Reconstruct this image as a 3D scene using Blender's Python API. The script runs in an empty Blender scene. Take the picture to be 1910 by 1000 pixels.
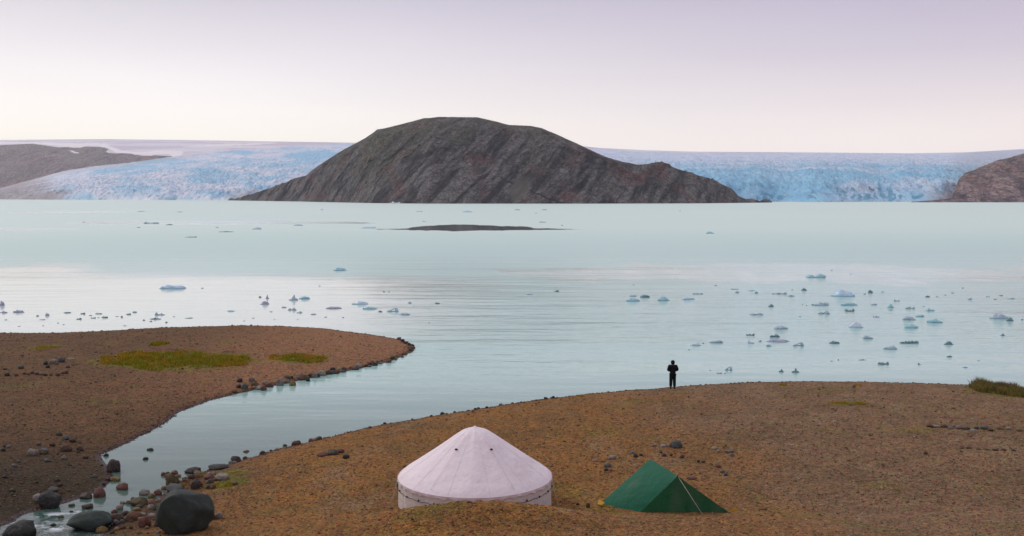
import bpy, bmesh, math, random
import numpy as np
from mathutils import Vector, Matrix

random.seed(7)
rng = np.random.default_rng(11)
S = bpy.context.scene
COL = S.collection
R = math.radians

# ------------------------------------------------------------------ camera
F = 1850.0; CX = 955.0; CY = 500.0; HC = 11.6
HOR = 367.0
TH = math.atan((CY - HOR) / F)
cs, sn = math.cos(TH), math.sin(TH)
cd = bpy.data.cameras.new('camera'); cam = bpy.data.objects.new('camera', cd); COL.objects.link(cam)
cam.location = (0, 0, HC); cam.rotation_euler = (math.pi/2 - TH, 0, 0)
cd.sensor_fit = 'HORIZONTAL'; cd.sensor_width = 36.0; cd.lens = 36.0 * F / 1910.0
cd.clip_start = 0.1; cd.clip_end = 60000
S.camera = cam

# ------------------------------------------------------------------ world, sun, exposure
S.view_settings.view_transform = 'Standard'; S.view_settings.look = 'None'
S.view_settings.exposure = 0.0; S.view_settings.gamma = 1.0
try: S.view_settings.use_curve_mapping = False
except Exception: pass
SUN_EL, SUN_AZ = R(38), R(-50)            # azimuth from +Y, negative = to the left
W = bpy.data.worlds.new('World'); S.world = W; W.use_nodes = True
nt = W.node_tree; nt.nodes.clear()
def N(t, **k):
    n = nt.nodes.new(t)
    for a, b in k.items(): setattr(n, a, b)
    return n
def L(a, b): nt.links.new(a, b)
out = N('ShaderNodeOutputWorld'); sky = N('ShaderNodeTexSky', sky_type='NISHITA')
sky.sun_disc = False; sky.sun_elevation = SUN_EL; sky.sun_rotation = SUN_AZ
sky.air_density = 1.0; sky.dust_density = 2.0
bg1 = N('ShaderNodeBackground'); bg1.inputs[1].default_value = 0.10; L(sky.outputs[0], bg1.inputs[0])
tc = N('ShaderNodeTexCoord'); sp = N('ShaderNodeSeparateXYZ'); L(tc.outputs['Generated'], sp.inputs[0])
def ramp(stops):
    r = N('ShaderNodeValToRGB'); e = r.color_ramp.elements
    e[0].position, e[0].color = stops[0][0], (*stops[0][1], 1)
    e[1].position, e[1].color = stops[-1][0], (*stops[-1][1], 1)
    for p, c in stops[1:-1]:
        k = e.new(p); k.color = (*c, 1)
    return r
mr = N('ShaderNodeMapRange'); mr.inputs[1].default_value = 0.0; mr.inputs[2].default_value = 0.5
L(sp.outputs[2], mr.inputs[0])
rl = ramp([(0.0, (1.12, 1.07, .90)), (.11, (1.10, 1.05, .92)), (.18, (1.03, .98, .94)), (.27, (.86, .82, .84)), (.40, (.62, .58, .655)), (.7, (.56, .53, .62)), (1.0, (.56, .54, .62))])
rr = ramp([(0.0, (1.08, .96, .88)), (.11, (1.03, .92, .86)), (.18, (.82, .73, .74)), (.27, (.64, .57, .655)), (.40, (.49, .43, .58)), (.7, (.49, .45, .58)), (1.0, (.54, .52, .61))])
L(mr.outputs[0], rl.inputs[0]); L(mr.outputs[0], rr.inputs[0])
mx = N('ShaderNodeMapRange'); mx.interpolation_type = 'SMOOTHSTEP'
mx.inputs[1].default_value = -0.55; mx.inputs[2].default_value = 0.60
L(sp.outputs[0], mx.inputs[0])
mix = N('ShaderNodeMix', data_type='RGBA'); L(mx.outputs[0], mix.inputs[0]); L(rl.outputs[0], mix.inputs[6]); L(rr.outputs[0], mix.inputs[7])
mp = N('ShaderNodeMapping'); mp.inputs['Scale'].default_value = (1.2, 1.2, 6.0); L(tc.outputs['Generated'], mp.inputs[0])
nz = N('ShaderNodeTexNoise'); nz.inputs['Scale'].default_value = 1.6; nz.inputs['Detail'].default_value = 3; L(mp.outputs[0], nz.inputs['Vector'])
cm = N('ShaderNodeMapRange'); cm.inputs[1].default_value = .3; cm.inputs[2].default_value = .7; cm.inputs[3].default_value = 1.05; cm.inputs[4].default_value = 1.12
L(nz.outputs[0], cm.inputs[0])
bg2 = N('ShaderNodeBackground'); L(mix.outputs[2], bg2.inputs[0]); L(cm.outputs[0], bg2.inputs[1])
ms = N('ShaderNodeMixShader'); ms.inputs[0].default_value = 0.92
L(bg1.outputs[0], ms.inputs[1]); L(bg2.outputs[0], ms.inputs[2]); L(ms.outputs[0], out.inputs[0])

sd = bpy.data.lights.new('sun', 'SUN'); sun = bpy.data.objects.new('sun', sd); COL.objects.link(sun)
sd.energy = 1.05; sd.angle = R(16); sd.color = (1.0, .95, .88)
sdir = Vector((math.sin(SUN_AZ)*math.cos(SUN_EL), math.cos(SUN_AZ)*math.cos(SUN_EL), math.sin(SUN_EL)))
sun.rotation_euler = (-sdir).to_track_quat('-Z', 'Y').to_euler()
sun.location = (0, 0, 50)
S.cycles.volume_bounces = 1; S.cycles.max_bounces = 6; S.cycles.use_denoising = True

# ------------------------------------------------------------------ helpers: pixels <-> world
def z_at(py, Y):
    v = (CY - py) / F
    return HC + Y * (v*cs - sn) / (cs + v*sn)
def x_at(px, Y, Z):
    return (px - CX) / F * (Y*cs - (Z - HC)*sn)
def at(px, py, Y):
    z = z_at(py, Y); return x_at(px, Y, z), Y, z

def _h(i, j, s):
    n = (i.astype(np.int64)*374761393 + j.astype(np.int64)*668265263 + s*1442695041) & 0xffffffff
    n = ((n ^ (n >> 13)) * 1274126177) & 0xffffffff
    n = (n ^ (n >> 16)) & 0xffffffff
    return n.astype(np.float64) / 4294967295.0
def noise(x, y, s=0):
    x = np.asarray(x, float); y = np.asarray(y, float)
    i = np.floor(x); j = np.floor(y); fx = x - i; fy = y - j
    i = i.astype(np.int64); j = j.astype(np.int64)
    def g(a, b, dx, dy):
        t = _h(a, b, s) * 2*np.pi
        return np.cos(t)*dx + np.sin(t)*dy
    u = fx*fx*fx*(fx*(fx*6-15)+10); v = fy*fy*fy*(fy*(fy*6-15)+10)
    a = g(i, j, fx, fy); b = g(i+1, j, fx-1, fy); c = g(i, j+1, fx, fy-1); d = g(i+1, j+1, fx-1, fy-1)
    return ((a*(1-u)+b*u)*(1-v) + (c*(1-u)+d*u)*v) * 1.5
def fbm(x, y, o=4, s=0, g=.5):
    r = 0; a = 1; t = 0
    for k in range(o):
        r = r + a*noise(x*2**k, y*2**k, s+k*17); t += a; a *= g
    return r / t
def ridged(x, y, o=4, s=0, g=.5):
    r = 0; a = 1; t = 0
    for k in range(o):
        r = r + a*(1 - 2*np.abs(noise(x*2**k, y*2**k, s+k*17))); t += a; a *= g
    return r / t
def sstep(a, b, x):
    t = np.clip((np.asarray(x, float)-a)/(b-a), 0, 1); return t*t*(3-2*t)
def curve(pts):
    a = np.array(pts, float); return lambda x: np.interp(x, a[:, 0], a[:, 1])

def link(name, verts, faces, mat=None, parent=None, smooth=True, mat_list=None):
    me = bpy.data.meshes.new(name)
    if isinstance(verts, np.ndarray) and isinstance(faces, np.ndarray):
        nv, nf, k = len(verts), len(faces), faces.shape[1]
        me.vertices.add(nv); me.vertices.foreach_set('co', verts.astype(np.float32).ravel())
        me.loops.add(nf*k); me.loops.foreach_set('vertex_index', faces.astype(np.int32).ravel())
        me.polygons.add(nf); me.polygons.foreach_set('loop_start', np.arange(0, nf*k, k, dtype=np.int32))
        me.polygons.foreach_set('loop_total', np.full(nf, k, dtype=np.int32)) if bpy.app.version < (4, 0, 0) else None
        me.update(calc_edges=True)
    else:
        me.from_pydata([tuple(v) for v in verts], [], [tuple(f) for f in faces]); me.update()
    if smooth: me.polygons.foreach_set('use_smooth', np.ones(len(me.polygons), dtype=bool))
    if mat: me.materials.append(mat)
    o = bpy.data.objects.new(name, me); COL.objects.link(o)
    if parent: o.parent = parent
    return o
def from_bm(name, bm, mat=None, parent=None, smooth=True):
    me = bpy.data.meshes.new(name); bm.to_mesh(me); bm.free()
    if smooth:
        for p in me.polygons: p.use_smooth = True
    if mat: me.materials.append(mat)
    o = bpy.data.objects.new(name, me); COL.objects.link(o)
    if parent: o.parent = parent
    return o
def thing(name, loc, rz=0, **k):
    o = bpy.data.objects.new(name, None); COL.objects.link(o); o.location = loc; o.rotation_euler = (0, 0, rz)
    o.empty_display_size = .2
    return tag(o, **k)
def tag(o, label=None, cat=None, group=None, kind=None):
    if label: o['label'] = label
    if cat: o['category'] = cat
    if group: o['group'] = group
    if kind: o['kind'] = kind
    return o
def gridfaces(nr, nc):
    i = np.arange(nr-1)[:, None]*nc + np.arange(nc-1)[None, :]
    return np.stack([i, i+1, i+nc+1, i+nc], -1).reshape(-1, 4)

# ------------------------------------------------------------------ material helper
class M:
    def __init__(s, name, rough=.8, spec=.3):
        s.m = bpy.data.materials.new(name); s.m.use_nodes = True; s.t = s.m.node_tree; s.t.nodes.clear()
        s.o = s.n('ShaderNodeOutputMaterial'); s.b = s.n('ShaderNodeBsdfPrincipled')
        s.l(s.b.outputs[0], s.o.inputs[0]); s.b.inputs['Roughness'].default_value = rough
        s.b.inputs['Specular IOR Level'].default_value = spec
        s._pos = None
    def n(s, t, **k):
        x = s.t.nodes.new(t)
        for a, b in k.items(): setattr(x, a, b)
        return x
    def l(s, a, b): s.t.links.new(a, b)
    def inp(s, sock, v):
        if isinstance(v, bpy.types.NodeSocket): s.l(v, sock)
        elif isinstance(v, (tuple, list)): sock.default_value = (*v, 1) if len(sock.default_value) == 4 and len(v) == 3 else v
        else: sock.default_value = v
    @property
    def pos(s):
        if s._pos is None: s._pos = s.n('ShaderNodeNewGeometry').outputs['Position']
        return s._pos
    def obj(s): return s.n('ShaderNodeTexCoord').outputs['Object']
    def map(s, scale=(1, 1, 1), rot=(0, 0, 0), v=None):
        m = s.n('ShaderNodeMapping'); s.inp(m.inputs[0], v or s.pos)
        m.inputs['Scale'].default_value = scale; m.inputs['Rotation'].default_value = rot; return m.outputs[0]
    def noise(s, scale, detail=4, v=None, rough=.55, dist=0):
        m = s.n('ShaderNodeTexNoise'); s.inp(m.inputs['Vector'], v or s.pos); m.inputs['Scale'].default_value = scale
        m.inputs['Detail'].default_value = detail; m.inputs['Roughness'].default_value = rough; m.inputs['Distortion'].default_value = dist
        return m.outputs[0]
    def vor(s, scale, v=None, feature='F1', out=0, rand=1.0):
        m = s.n('ShaderNodeTexVoronoi', feature=feature); s.inp(m.inputs['Vector'], v or s.pos); m.inputs['Scale'].default_value = scale
        m.inputs['Randomness'].default_value = rand
        return m.outputs[out]
    def rng(s, v, a, b, c=0., d=1., smooth=False):
        m = s.n('ShaderNodeMapRange'); s.inp(m.inputs[0], v)
        if smooth: m.interpolation_type = 'SMOOTHSTEP'
        for i, x in zip((1, 2, 3, 4), (a, b, c, d)): s.inp(m.inputs[i], x)
        return m.outputs[0]
    def mix(s, f, a, b, mode='MIX'):
        m = s.n('ShaderNodeMix', data_type='RGBA', blend_type=mode); s.inp(m.inputs[0], f); s.inp(m.inputs[6], a); s.inp(m.inputs[7], b)
        return m.outputs[2]
    def math(s, op, a, b=0.):
        m = s.n('ShaderNodeMath', operation=op); s.inp(m.inputs[0], a); s.inp(m.inputs[1], b); return m.outputs[0]
    def xyz(s, v=None):
        m = s.n('ShaderNodeSeparateXYZ'); s.inp(m.inputs[0], v or s.pos); return m.outputs
    def attr(s, name, out=2):
        m = s.n('ShaderNodeAttribute', attribute_name=name); return m.outputs[out]
    def rand(s): return s.n('ShaderNodeObjectInfo').outputs['Random']
    def hsv(s, c, h=.5, sat=1., v=1.):
        m = s.n('ShaderNodeHueSaturation'); s.inp(m.inputs['Color'], c); s.inp(m.inputs['Hue'], h); s.inp(m.inputs['Saturation'], sat); s.inp(m.inputs['Value'], v); return m.outputs[0]
    def bump(s, h, strength=.5, dist=1., normal=None):
        m = s.n('ShaderNodeBump'); s.inp(m.inputs['Height'], h); s.inp(m.inputs['Strength'], strength); s.inp(m.inputs['Distance'], dist)
        if normal: s.l(normal, m.inputs['Normal'])
        s.l(m.outputs[0], s.b.inputs['Normal']); return m.outputs[0]
    def color(s, c): s.inp(s.b.inputs['Base Color'], c); return s
    def set(s, k, v): s.inp(s.b.inputs[k], v); return s

# ------------------------------------------------------------------ near ground height field
def Wl(X, Y):            # level of the water: lake at 0, the brook climbs towards the camera's left
    t = np.maximum(0, 36.0 - Y); return 0.065 * t*t/(t+3.0) * (1 - sstep(-8, -4, X))
def hit_w(px, py):
    lo, hi = 12.0, 4000.0
    for _ in range(60):
        m = (lo*hi)**.5; z = z_at(py, m); x = x_at(px, m, z)
        if z > Wl(x, m): lo = m
        else: hi = m
    return x, m
shoreR = [(1960, 727), (1910, 724), (1820, 719), (1700, 715), (1600, 713), (1500, 712), (1400, 714), (1300, 719), (1200, 727), (1100, 735), (1000, 747), (900, 762),
          (800, 778), (700, 795), (600, 819), (520, 838), (440, 862), (395, 876), (350, 888), (325, 905), (300, 925), (255, 948), (215, 972), (190, 1000)]
shoreL = [(0, 622), (100, 622), (200, 618), (300, 612), (450, 608), (520, 609), (600, 613), (700, 626), (750, 635), (771, 646), (768, 656), (745, 667),
          (720, 676), (660, 690), (580, 705), (500, 722), (440, 735), (400, 745), (335, 768), (300, 795), (240, 825), (188, 848), (200, 868), (212, 893),
          (190, 915), (150, 930), (100, 945), (45, 960), (0, 985)]
PR = [hit_w(*p) for p in shoreR]; PL = [hit_w(*p) for p in shoreL]
polyR = [(140, 70), (60, 64)] + PR + [(-17, 22), (-22, 14), (-40, -60), (140, -60)]
polyL = [(-140, PL[0][1] - 6), (-70, PL[0][1] - 2)] + PL + [(-22, 24), (-30, 14), (-60, -60), (-140, -60)]
segR = polyR[0:len(PR)+5]; segL = polyL[0:len(PL)+5]
def dseg(X, Y, pts):
    d = np.full(X.shape, 1e9)
    for (ax, ay), (bx, by) in zip(pts[:-1], pts[1:]):
        ex, ey = bx-ax, by-ay; t = np.clip(((X-ax)*ex + (Y-ay)*ey)/(ex*ex+ey*ey), 0, 1)
        d = np.minimum(d, (X-ax-t*ex)**2 + (Y-ay-t*ey)**2)
    return np.sqrt(d)
def inside(X, Y, P):
    r = np.zeros(X.shape, bool); n = len(P)
    for k in range(n):
        ax, ay = P[k]; bx, by = P[(k+1) % n]
        if ay == by: continue
        c = ((ay > Y) != (by > Y)) & (X < (bx-ax)*(Y-ay)/(by-ay)+ax); r ^= c
    return r
hill_c = curve([(-60, 12), (0, 9.4), (14, 5.1), (22, 2.45), (28, 1.0), (31, .55), (33.5, .1), (35.5, 0), (200, 0)])
def base_height(X, Y):
    dR = dseg(X, Y, segR) * np.where(inside(X, Y, polyR), 1, -1)
    dL = dseg(X, Y, segL) * np.where(inside(X, Y, polyL), 1, -1)
    d = np.maximum(dR, dL)
    d = d + .16*fbm(X*.9, Y*.9, 3, 5) * sstep(0, 1, 1-np.abs(d)/4)
    dp = np.maximum(d, 0)
    z = Wl(X, Y) + .60*(1-np.exp(-dp/5.5)) + .06*(1-np.exp(-dp/.35))
    h = hill_c(Y)*(1-.8*sstep(-4.5, -9, X)*sstep(16, 24, Y))
    z = z + np.minimum(np.maximum(h, 0), .32*dp)
    # low gravel bank in front of the round tent
    z = z + .74*np.exp(-((X+1.1)/4.2)**2 - (np.where(Y > 31.0, (Y-31.0)/.62, (Y-31.0)/1.5))**2) * (d > 0)
    z = z + .10*np.exp(-((X-5.8)/3.2)**2 - (np.where(Y > 31.4, (Y-31.4)/.6, (Y-31.4)/1.6))**2) * (d > 0)
    z = z + .5*sstep(-15, -26, X)*sstep(46, 36, Y)*sstep(1, 5, dp)          # ground rising on the far left bank
    z = z + .12*fbm(X*.12, Y*.12, 3, 9)*sstep(.5, 5, dp)
    z = np.where(d < 0, Wl(X, Y) - np.minimum(.22*np.abs(d), 3), z)
    return z, d
GX0, GX1, GY0, GY1, GS = -110., 110., -40., 115., .25
gx = np.arange(GX0, GX1, GS); gy = np.arange(GY0, GY1, GS)
GXX, GYY = np.meshgrid(gx, gy)
HG, DG = base_height(GXX, GYY)
def bil(A, X, Y):
    u = np.clip((np.asarray(X, float)-GX0)/GS, 0, A.shape[1]-1.001); v = np.clip((np.asarray(Y, float)-GY0)/GS, 0, A.shape[0]-1.001)
    i = u.astype(int); j = v.astype(int); fu = u-i; fv = v-j
    return (A[j, i]*(1-fu)+A[j, i+1]*fu)*(1-fv) + (A[j+1, i]*(1-fu)+A[j+1, i+1]*fu)*fv
def gz(X, Y):
    X = np.asarray(X, float); Y = np.asarray(Y, float)
    d = bil(DG, X, Y)
    a = sstep(-.2, .8, d)
    return bil(HG, X, Y) + a*(.035*fbm(X*1.1, Y*1.1, 3, 21) + .02*noise(X*4.3, Y*4.3, 22) + .012*noise(X*9, Y*9, 23))
def hit(px, py):         # first meeting of many pixel rays with ground or water
    px = np.atleast_1d(np.asarray(px, float)); py = np.atleast_1d(np.asarray(py, float))
    Ys = np.concatenate([np.arange(24, 45, .1), np.arange(45, 118, .3)])
    res = np.full(px.shape, np.nan); prev = np.ones(px.shape, bool)
    for Y in Ys:
        z = z_at(py, Y); x = x_at(px, Y, z)
        g = np.maximum(bil(HG, x, np.full(x.shape, Y)), Wl(x, Y))
        n = np.isnan(res) & (z <= g); res[n] = Y
    Y = np.where(np.isnan(res), 4.0, res)
    z = z_at(py, Y); x = x_at(px, Y, z)
    return x, Y, ~np.isnan(res)

# ------------------------------------------------------------------ materials
def m_ground():
    m = M('gravel_ground', .9, .15)
    x, y, z = m.xyz()[:3]
    big = m.noise(.09, 3); mid = m.noise(.7, 4); fine = m.noise(7, 4, rough=.7)
    ochre = m.mix(m.rng(mid, .3, .7), (.205, .094, .024), (.155, .075, .023))
    grey = m.mix(m.rng(mid, .3, .7), (.175, .102, .052), (.14, .084, .045))
    dark = m.mix(m.rng(mid, .3, .7), (.120, .060, .026), (.080, .044, .020))
    rx = m.rng(m.math('ADD', x, m.rng(big, .3, .7, -5, 5)), 2.0, 13.0, smooth=True)
    c = m.mix(rx, ochre, grey)
    c = m.mix(m.rng(m.noise(.28, 5, rough=.6), .48, .70, 0, .55), c, (.095, .060, .026)); c = m.mix(m.rng(m.noise(.5, 5, m.map((1, .45, 1), (0, 0, R(20)))), .55, .72, 0, .5), c, (.20, .135, .075))
    lx = m.rng(m.math('ADD', m.math('ADD', x, m.math('MULTIPLY', y, .16)), m.rng(big, .3, .7, -2, 2)), -2.0, -10.0, smooth=True)
    c = m.mix(lx, c, dark)
    tip = m.math('MULTIPLY', m.rng(y, 50, 62, smooth=True), m.rng(x, -30, -12, smooth=True))
    tip = m.math('MULTIPLY', tip, m.rng(x, 0, -4))
    c = m.mix(tip, c, (.20, .098, .048))
    vignette = m.math('MULTIPLY', m.rng(y, 50, 38, smooth=True), m.rng(m.math('ADD', x, m.rng(big, .3, .7, -3, 3)), -10, -15, smooth=True))
    c = m.mix(m.math('MULTIPLY', vignette, .9), c, (.030, .022, .012))  # lens darkening of the lower left, painted over the darker soil
    c = m.mix(m.attr('moss'), c, m.mix(m.rng(mid, .35, .65), (.16, .12, .012), (.07, .085, .012)))
    c = m.mix(m.attr('wrack'), c, (.045, .018, .014))
    # stone to stone colour, three grain sizes
    for sc, a in ((5., .35), (12, .6), (26, .6)):
        v = m.vor(sc, out=1)
        c = m.mix(a, c, m.mix(1., c, m.hsv(v, .5, .30, 1.75), 'MULTIPLY'))
    c = m.hsv(c, .5, 1.0, m.rng(fine, .25, .75, .66, 1.28))
    c = m.mix(m.rng(m.vor(1.6, out=0), .02, .07, .4, 0), c, (.05, .03, .025))
    wet = m.attr('wet')
    c = m.mix(m.math('MULTIPLY', wet, .8), c, (.04, .018, .025))
    m.color(c); m.set('Roughness', m.rng(wet, 0, 1, .92, .45))
    h = m.math('ADD', m.vor(9, out=0), m.math('MULTIPLY', m.noise(22, 3), .7))
    m.bump(h, .7, .035)
    return m.m
def m_rock(name, cols, scale=1.0, rough=.75, moss=0.):
    m = M(name, rough, .3); v = m.obj(); r = m.rand()
    off = m.n('ShaderNodeVectorMath', operation='ADD'); m.l(v, off.inputs[0])
    cx = m.n('ShaderNodeCombineXYZ'); m.l(m.math('MULTIPLY', r, 37.), cx.inputs[0]); m.l(cx.outputs[0], off.inputs[1]); v = off.outputs[0]
    rampn = m.n('ShaderNodeValToRGB'); rampn.color_ramp.interpolation = 'CONSTANT' if len(cols) > 2 else 'LINEAR'
    e = rampn.color_ramp.elements; e[0].color = (*cols[0], 1); e[0].position = 0
    e[1].color = (*cols[-1], 1); e[1].position = (len(cols)-1)/len(cols) if len(cols) > 2 else 1
    for k, c in enumerate(cols[1:-1]):
        q = e.new((k+1)/len(cols)); q.color = (*c, 1)
    m.l(r, rampn.inputs[0])
    c = m.hsv(rampn.outputs[0], .5, 1., m.rng(m.noise(2.2*scale, 5, v), .3, .7, .6, 1.45))
    c = m.mix(m.rng(m.noise(9*scale, 3, v), .55, .7, 0, .5 if scale >= 1 else .12), c, (.17, .15, .13))
    c = m.mix(m.rng(m.noise(5*scale, 4, v), .5, .7, 0, .6 if moss else .15), c, (.055, .065, .015))
    m.color(c); m.bump(m.noise(6*scale, 6, v), .6, .08)
    return m.m
def m_water(name, stream=False):
    m = M(name, .12, .5); m.b.inputs['IOR'].default_value = 1.34
    x, y, z = m.xyz()[:3]
    if not stream:
        big = m.noise(1.0, 4, m.map((.006, .0022, 1)), dist=.4)
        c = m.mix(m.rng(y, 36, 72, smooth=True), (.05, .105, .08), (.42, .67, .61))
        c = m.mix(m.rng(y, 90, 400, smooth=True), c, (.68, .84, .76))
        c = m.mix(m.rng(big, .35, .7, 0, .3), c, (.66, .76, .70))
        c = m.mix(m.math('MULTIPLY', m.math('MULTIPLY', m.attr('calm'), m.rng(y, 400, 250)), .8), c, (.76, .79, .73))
        c = m.mix(m.math('MULTIPLY', m.attr('dark_patch'), .9), c, (.05, .085, .08))  # water body colour is darker inside this patch
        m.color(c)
        # calm lanes where the surface mirrors, ruffled water elsewhere
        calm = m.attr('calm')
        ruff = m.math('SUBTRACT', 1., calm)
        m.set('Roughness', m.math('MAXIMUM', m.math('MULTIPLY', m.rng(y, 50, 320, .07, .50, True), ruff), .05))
        w1 = m.noise(1.0, 5, m.map((.42, 1.6, 1), (0, 0, R(-7))), rough=.6)
        w2 = m.noise(1.0, 4, m.map((.10, .42, 1), (0, 0, R(5))), rough=.6)
        w3 = m.noise(1.0, 3, m.map((.015, .06, 1), (0, 0, R(3))), rough=.6)
        h = m.math('ADD', m.math('MULTIPLY', w1, .14), m.math('MULTIPLY', w2, .5))
        h = m.math('ADD', h, m.math('MULTIPLY', w3, 1.6))
        m.bump(h, m.math('MULTIPLY', m.rng(ruff, 0, 1, .12, 1.), m.rng(y, 40, 95, .22, .85, True)), .35)
    else:
        t = m.noise(1.0, 5, m.map((1.8, 2.6, 1), (0, 0, R(30))), rough=.7, dist=.6)
        foam = m.math('MULTIPLY', m.rng(t, .48, .60), m.attr('foam'))
        c = m.mix(m.noise(2.5, 4), (.03, .045, .038), (.07, .08, .06))
        jn = m.rng(y, 35.9, 31, smooth=True); c = m.mix(jn, (.05, .105, .08), c); c = m.mix(foam, c, (.62, .66, .70)); m.color(c)
        m.set('Roughness', m.rng(foam, 0, 1, .12, .6))
        m.bump(m.math('ADD', t, m.math('MULTIPLY', m.noise(9, 4), .4)), m.math('MULTIPLY', jn, 1.), .12)
    return m.m
MAT_G = m_ground()
MAT_W = m_water('lake_water'); MAT_S = m_water('brook_water', True)
BROWN = [(.15, .075, .045), (.20, .10, .055), (.10, .075, .06), (.24, .16, .10), (.13, .10, .085), (.09, .05, .035)]
MAT_R = {
 'brown': m_rock('brown_stone', [tuple(q*.7 for q in c) for c in BROWN]),
 'grey': m_rock('grey_stone', [(.115, .11, .10), (.085, .09, .088), (.15, .135, .12)]),
 'dark': m_rock('dark_stone', [(.030, .022, .022), (.045, .030, .026), (.028, .028, .026)]),
 'red': m_rock('red_stone', [(.135, .055, .04), (.11, .05, .038)]),
 'pale': m_rock('pale_stone', [(.22, .185, .15), (.27, .24, .21)]),
 'yellow': m_rock('ochre_stone', [(.17, .115, .04), (.18, .10, .035)]),
 'moss': m_rock('mossy_stone', [(.06, .055, .02), (.09, .055, .025)], moss=1.),
 'boulder': m_rock('boulder_rock', [(.026, .035, .031), (.027, .035, .031)], .8),
}

# ------------------------------------------------------------------ near ground mesh
rows = np.concatenate([np.arange(-38, 22, 2.), np.arange(22, 27, .4), np.arange(27, 48, .12), np.arange(48, 70, .2), np.arange(70, 114, .28)])
cols = np.linspace(-1, 1, 880)
YY = np.repeat(rows[:, None], len(cols), 1); XX = cols[None, :]*(np.abs(YY)*.80+17) + 0*YY
ZZ = gz(XX, YY); DD = bil(DG, XX, YY)
keep = gridfaces(*XX.shape); co = np.stack([XX, YY, ZZ], -1).reshape(-1, 3)
dv = DD.ravel(); fk = keep[(dv[keep].max(1) > -9)]
used = np.unique(fk); remap = np.zeros(len(co), int); remap[used] = np.arange(len(used))
ground = link('ground', co[used], remap[fk], MAT_G); tag(ground, kind='structure')
def addattr(o, name, arr):
    a = o.data.attributes.new(name, 'FLOAT', 'POINT'); a.data.foreach_set('value', np.asarray(arr, np.float32))
gu, gv, gd = co[used, 0], co[used, 1], dv[used]
def proj(X, Y, Z):
    dep = Y*cs-(Z-HC)*sn; up = Y*sn+(Z-HC)*cs
    dep = np.where(np.abs(dep) < 1, 1, dep)
    return CX+F*X/dep, CY-F*up/dep
def blobs(X, Y, spots, n=.5):      # spots: pixel x, pixel y, half widths in px
    r = np.zeros(X.shape)
    for (px, py, wx, wy) in spots:
        a, b = hit_w(px, py); q = (b/F)
        _, b2 = hit_w(px, py-wy); _, b3 = hit_w(px, py+wy)
        sx = wx*q; sy = max((b2-b3)/2, .15)
        e = ((X-a)/sx)**2+((Y-b)/sy)**2 + n*fbm(X*.9, Y*.9, 3, 3)*2
        r = np.maximum(r, sstep(1.2, .7, e))
    return r
moss = blobs(gu, gv, [(330, 687, 150, 19), (555, 679, 58, 10), (298, 656, 18, 5), (85, 662, 30, 5), (1580, 770, 42, 5), (1865, 738, 60, 18), (420, 893, 45, 7), (430, 915, 40, 12)]) * .75
moss = np.maximum(moss, sstep(.18, .5, fbm(gu*.25, gv*.25, 4, 41)) * .33 * sstep(2, 4, gd))
addattr(ground, 'moss', moss)
wl = [hit_w(*p) for p in [(-60, 648), (60, 650), (130, 655), (180, 658), (240, 664), (330, 667), (430, 670)]]
wr = dseg(gu, gv, wl)
w2 = dseg(gu, gv, [hit_w(*p) for p in [(1725, 798), (1800, 802), (1860, 803), (1960, 806)]])
w3 = dseg(gu, gv, [hit_w(*p) for p in [(1780, 836), (1850, 840), (1960, 846)]])
wa = np.maximum(np.exp(-(wr/.28)**2)*sstep(-.1, .25, fbm(gu*.8, gv*.8, 3, 6)), .7*np.maximum(np.exp(-(w2/.12)**2), np.exp(-(w3/.1)**2))*sstep(-.1, .2, fbm(gu*1.5, gv*1.5, 3, 8)))
addattr(ground, 'wrack', wa)
addattr(ground, 'wet', sstep(.42, .1, gd + .12*fbm(gu*2, gv*2, 2, 4)))

# ------------------------------------------------------------------ water
wy = np.concatenate([np.arange(36, 70, .5), np.geomspace(70, 13000, 520)])
wc = np.linspace(-1, 1, 900)
WY = np.repeat(wy[:, None], len(wc), 1); WX = wc[None, :]*(WY*.72+45)
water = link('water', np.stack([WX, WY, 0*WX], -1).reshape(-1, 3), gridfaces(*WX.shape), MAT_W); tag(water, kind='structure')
def pxmask(X, Y):
    px, py = proj(X, Y, 0*X); return px, py
ppx, ppy = pxmask(WX.ravel(), WY.ravel())
wX, wY = WX.ravel(), WY.ravel()
def lane(x0, x1, yc, hw, X, Y, s, amp=.5):       # a long calm or glittering band lying on the lake
    a0, b0 = hit_w(x0, yc); a1, b1 = hit_w(x1, yc); _, bt = hit_w((x0+x1)/2, yc-hw); _, bb = hit_w((x0+x1)/2, yc+hw)
    cx_, hx = (a0+a1)/2, (a1-a0)/2; yc_ = (bt+bb)/2; hy = (bt-bb)/2
    u = (X-cx_)/hx; v = (Y-yc_)/hy
    nn = fbm(X/hx*3, Y/hy*.5, 4, s)*amp
    return sstep(1.08, .92, np.sqrt(u*u*1.0 + v*v) + nn)
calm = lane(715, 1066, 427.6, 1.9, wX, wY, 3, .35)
calm = np.maximum(calm, lane(755, 985, 425.6, 5.2, wX, wY, 13, .35)); calm = np.maximum(calm, lane(800, 905, 423, 4.2, wX, wY, 14, .3)); dark_patch = calm.copy(); addattr(water, 'dark_patch', dark_patch)
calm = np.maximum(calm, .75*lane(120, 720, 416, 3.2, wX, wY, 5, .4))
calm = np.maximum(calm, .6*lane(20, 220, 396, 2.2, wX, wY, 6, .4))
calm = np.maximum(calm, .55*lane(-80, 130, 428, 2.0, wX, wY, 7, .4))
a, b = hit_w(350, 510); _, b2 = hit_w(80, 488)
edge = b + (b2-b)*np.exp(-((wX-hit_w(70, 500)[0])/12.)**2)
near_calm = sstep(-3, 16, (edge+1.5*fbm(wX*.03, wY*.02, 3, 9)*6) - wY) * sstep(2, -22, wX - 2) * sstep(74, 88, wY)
calm = np.maximum(calm, .82*near_calm)
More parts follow.
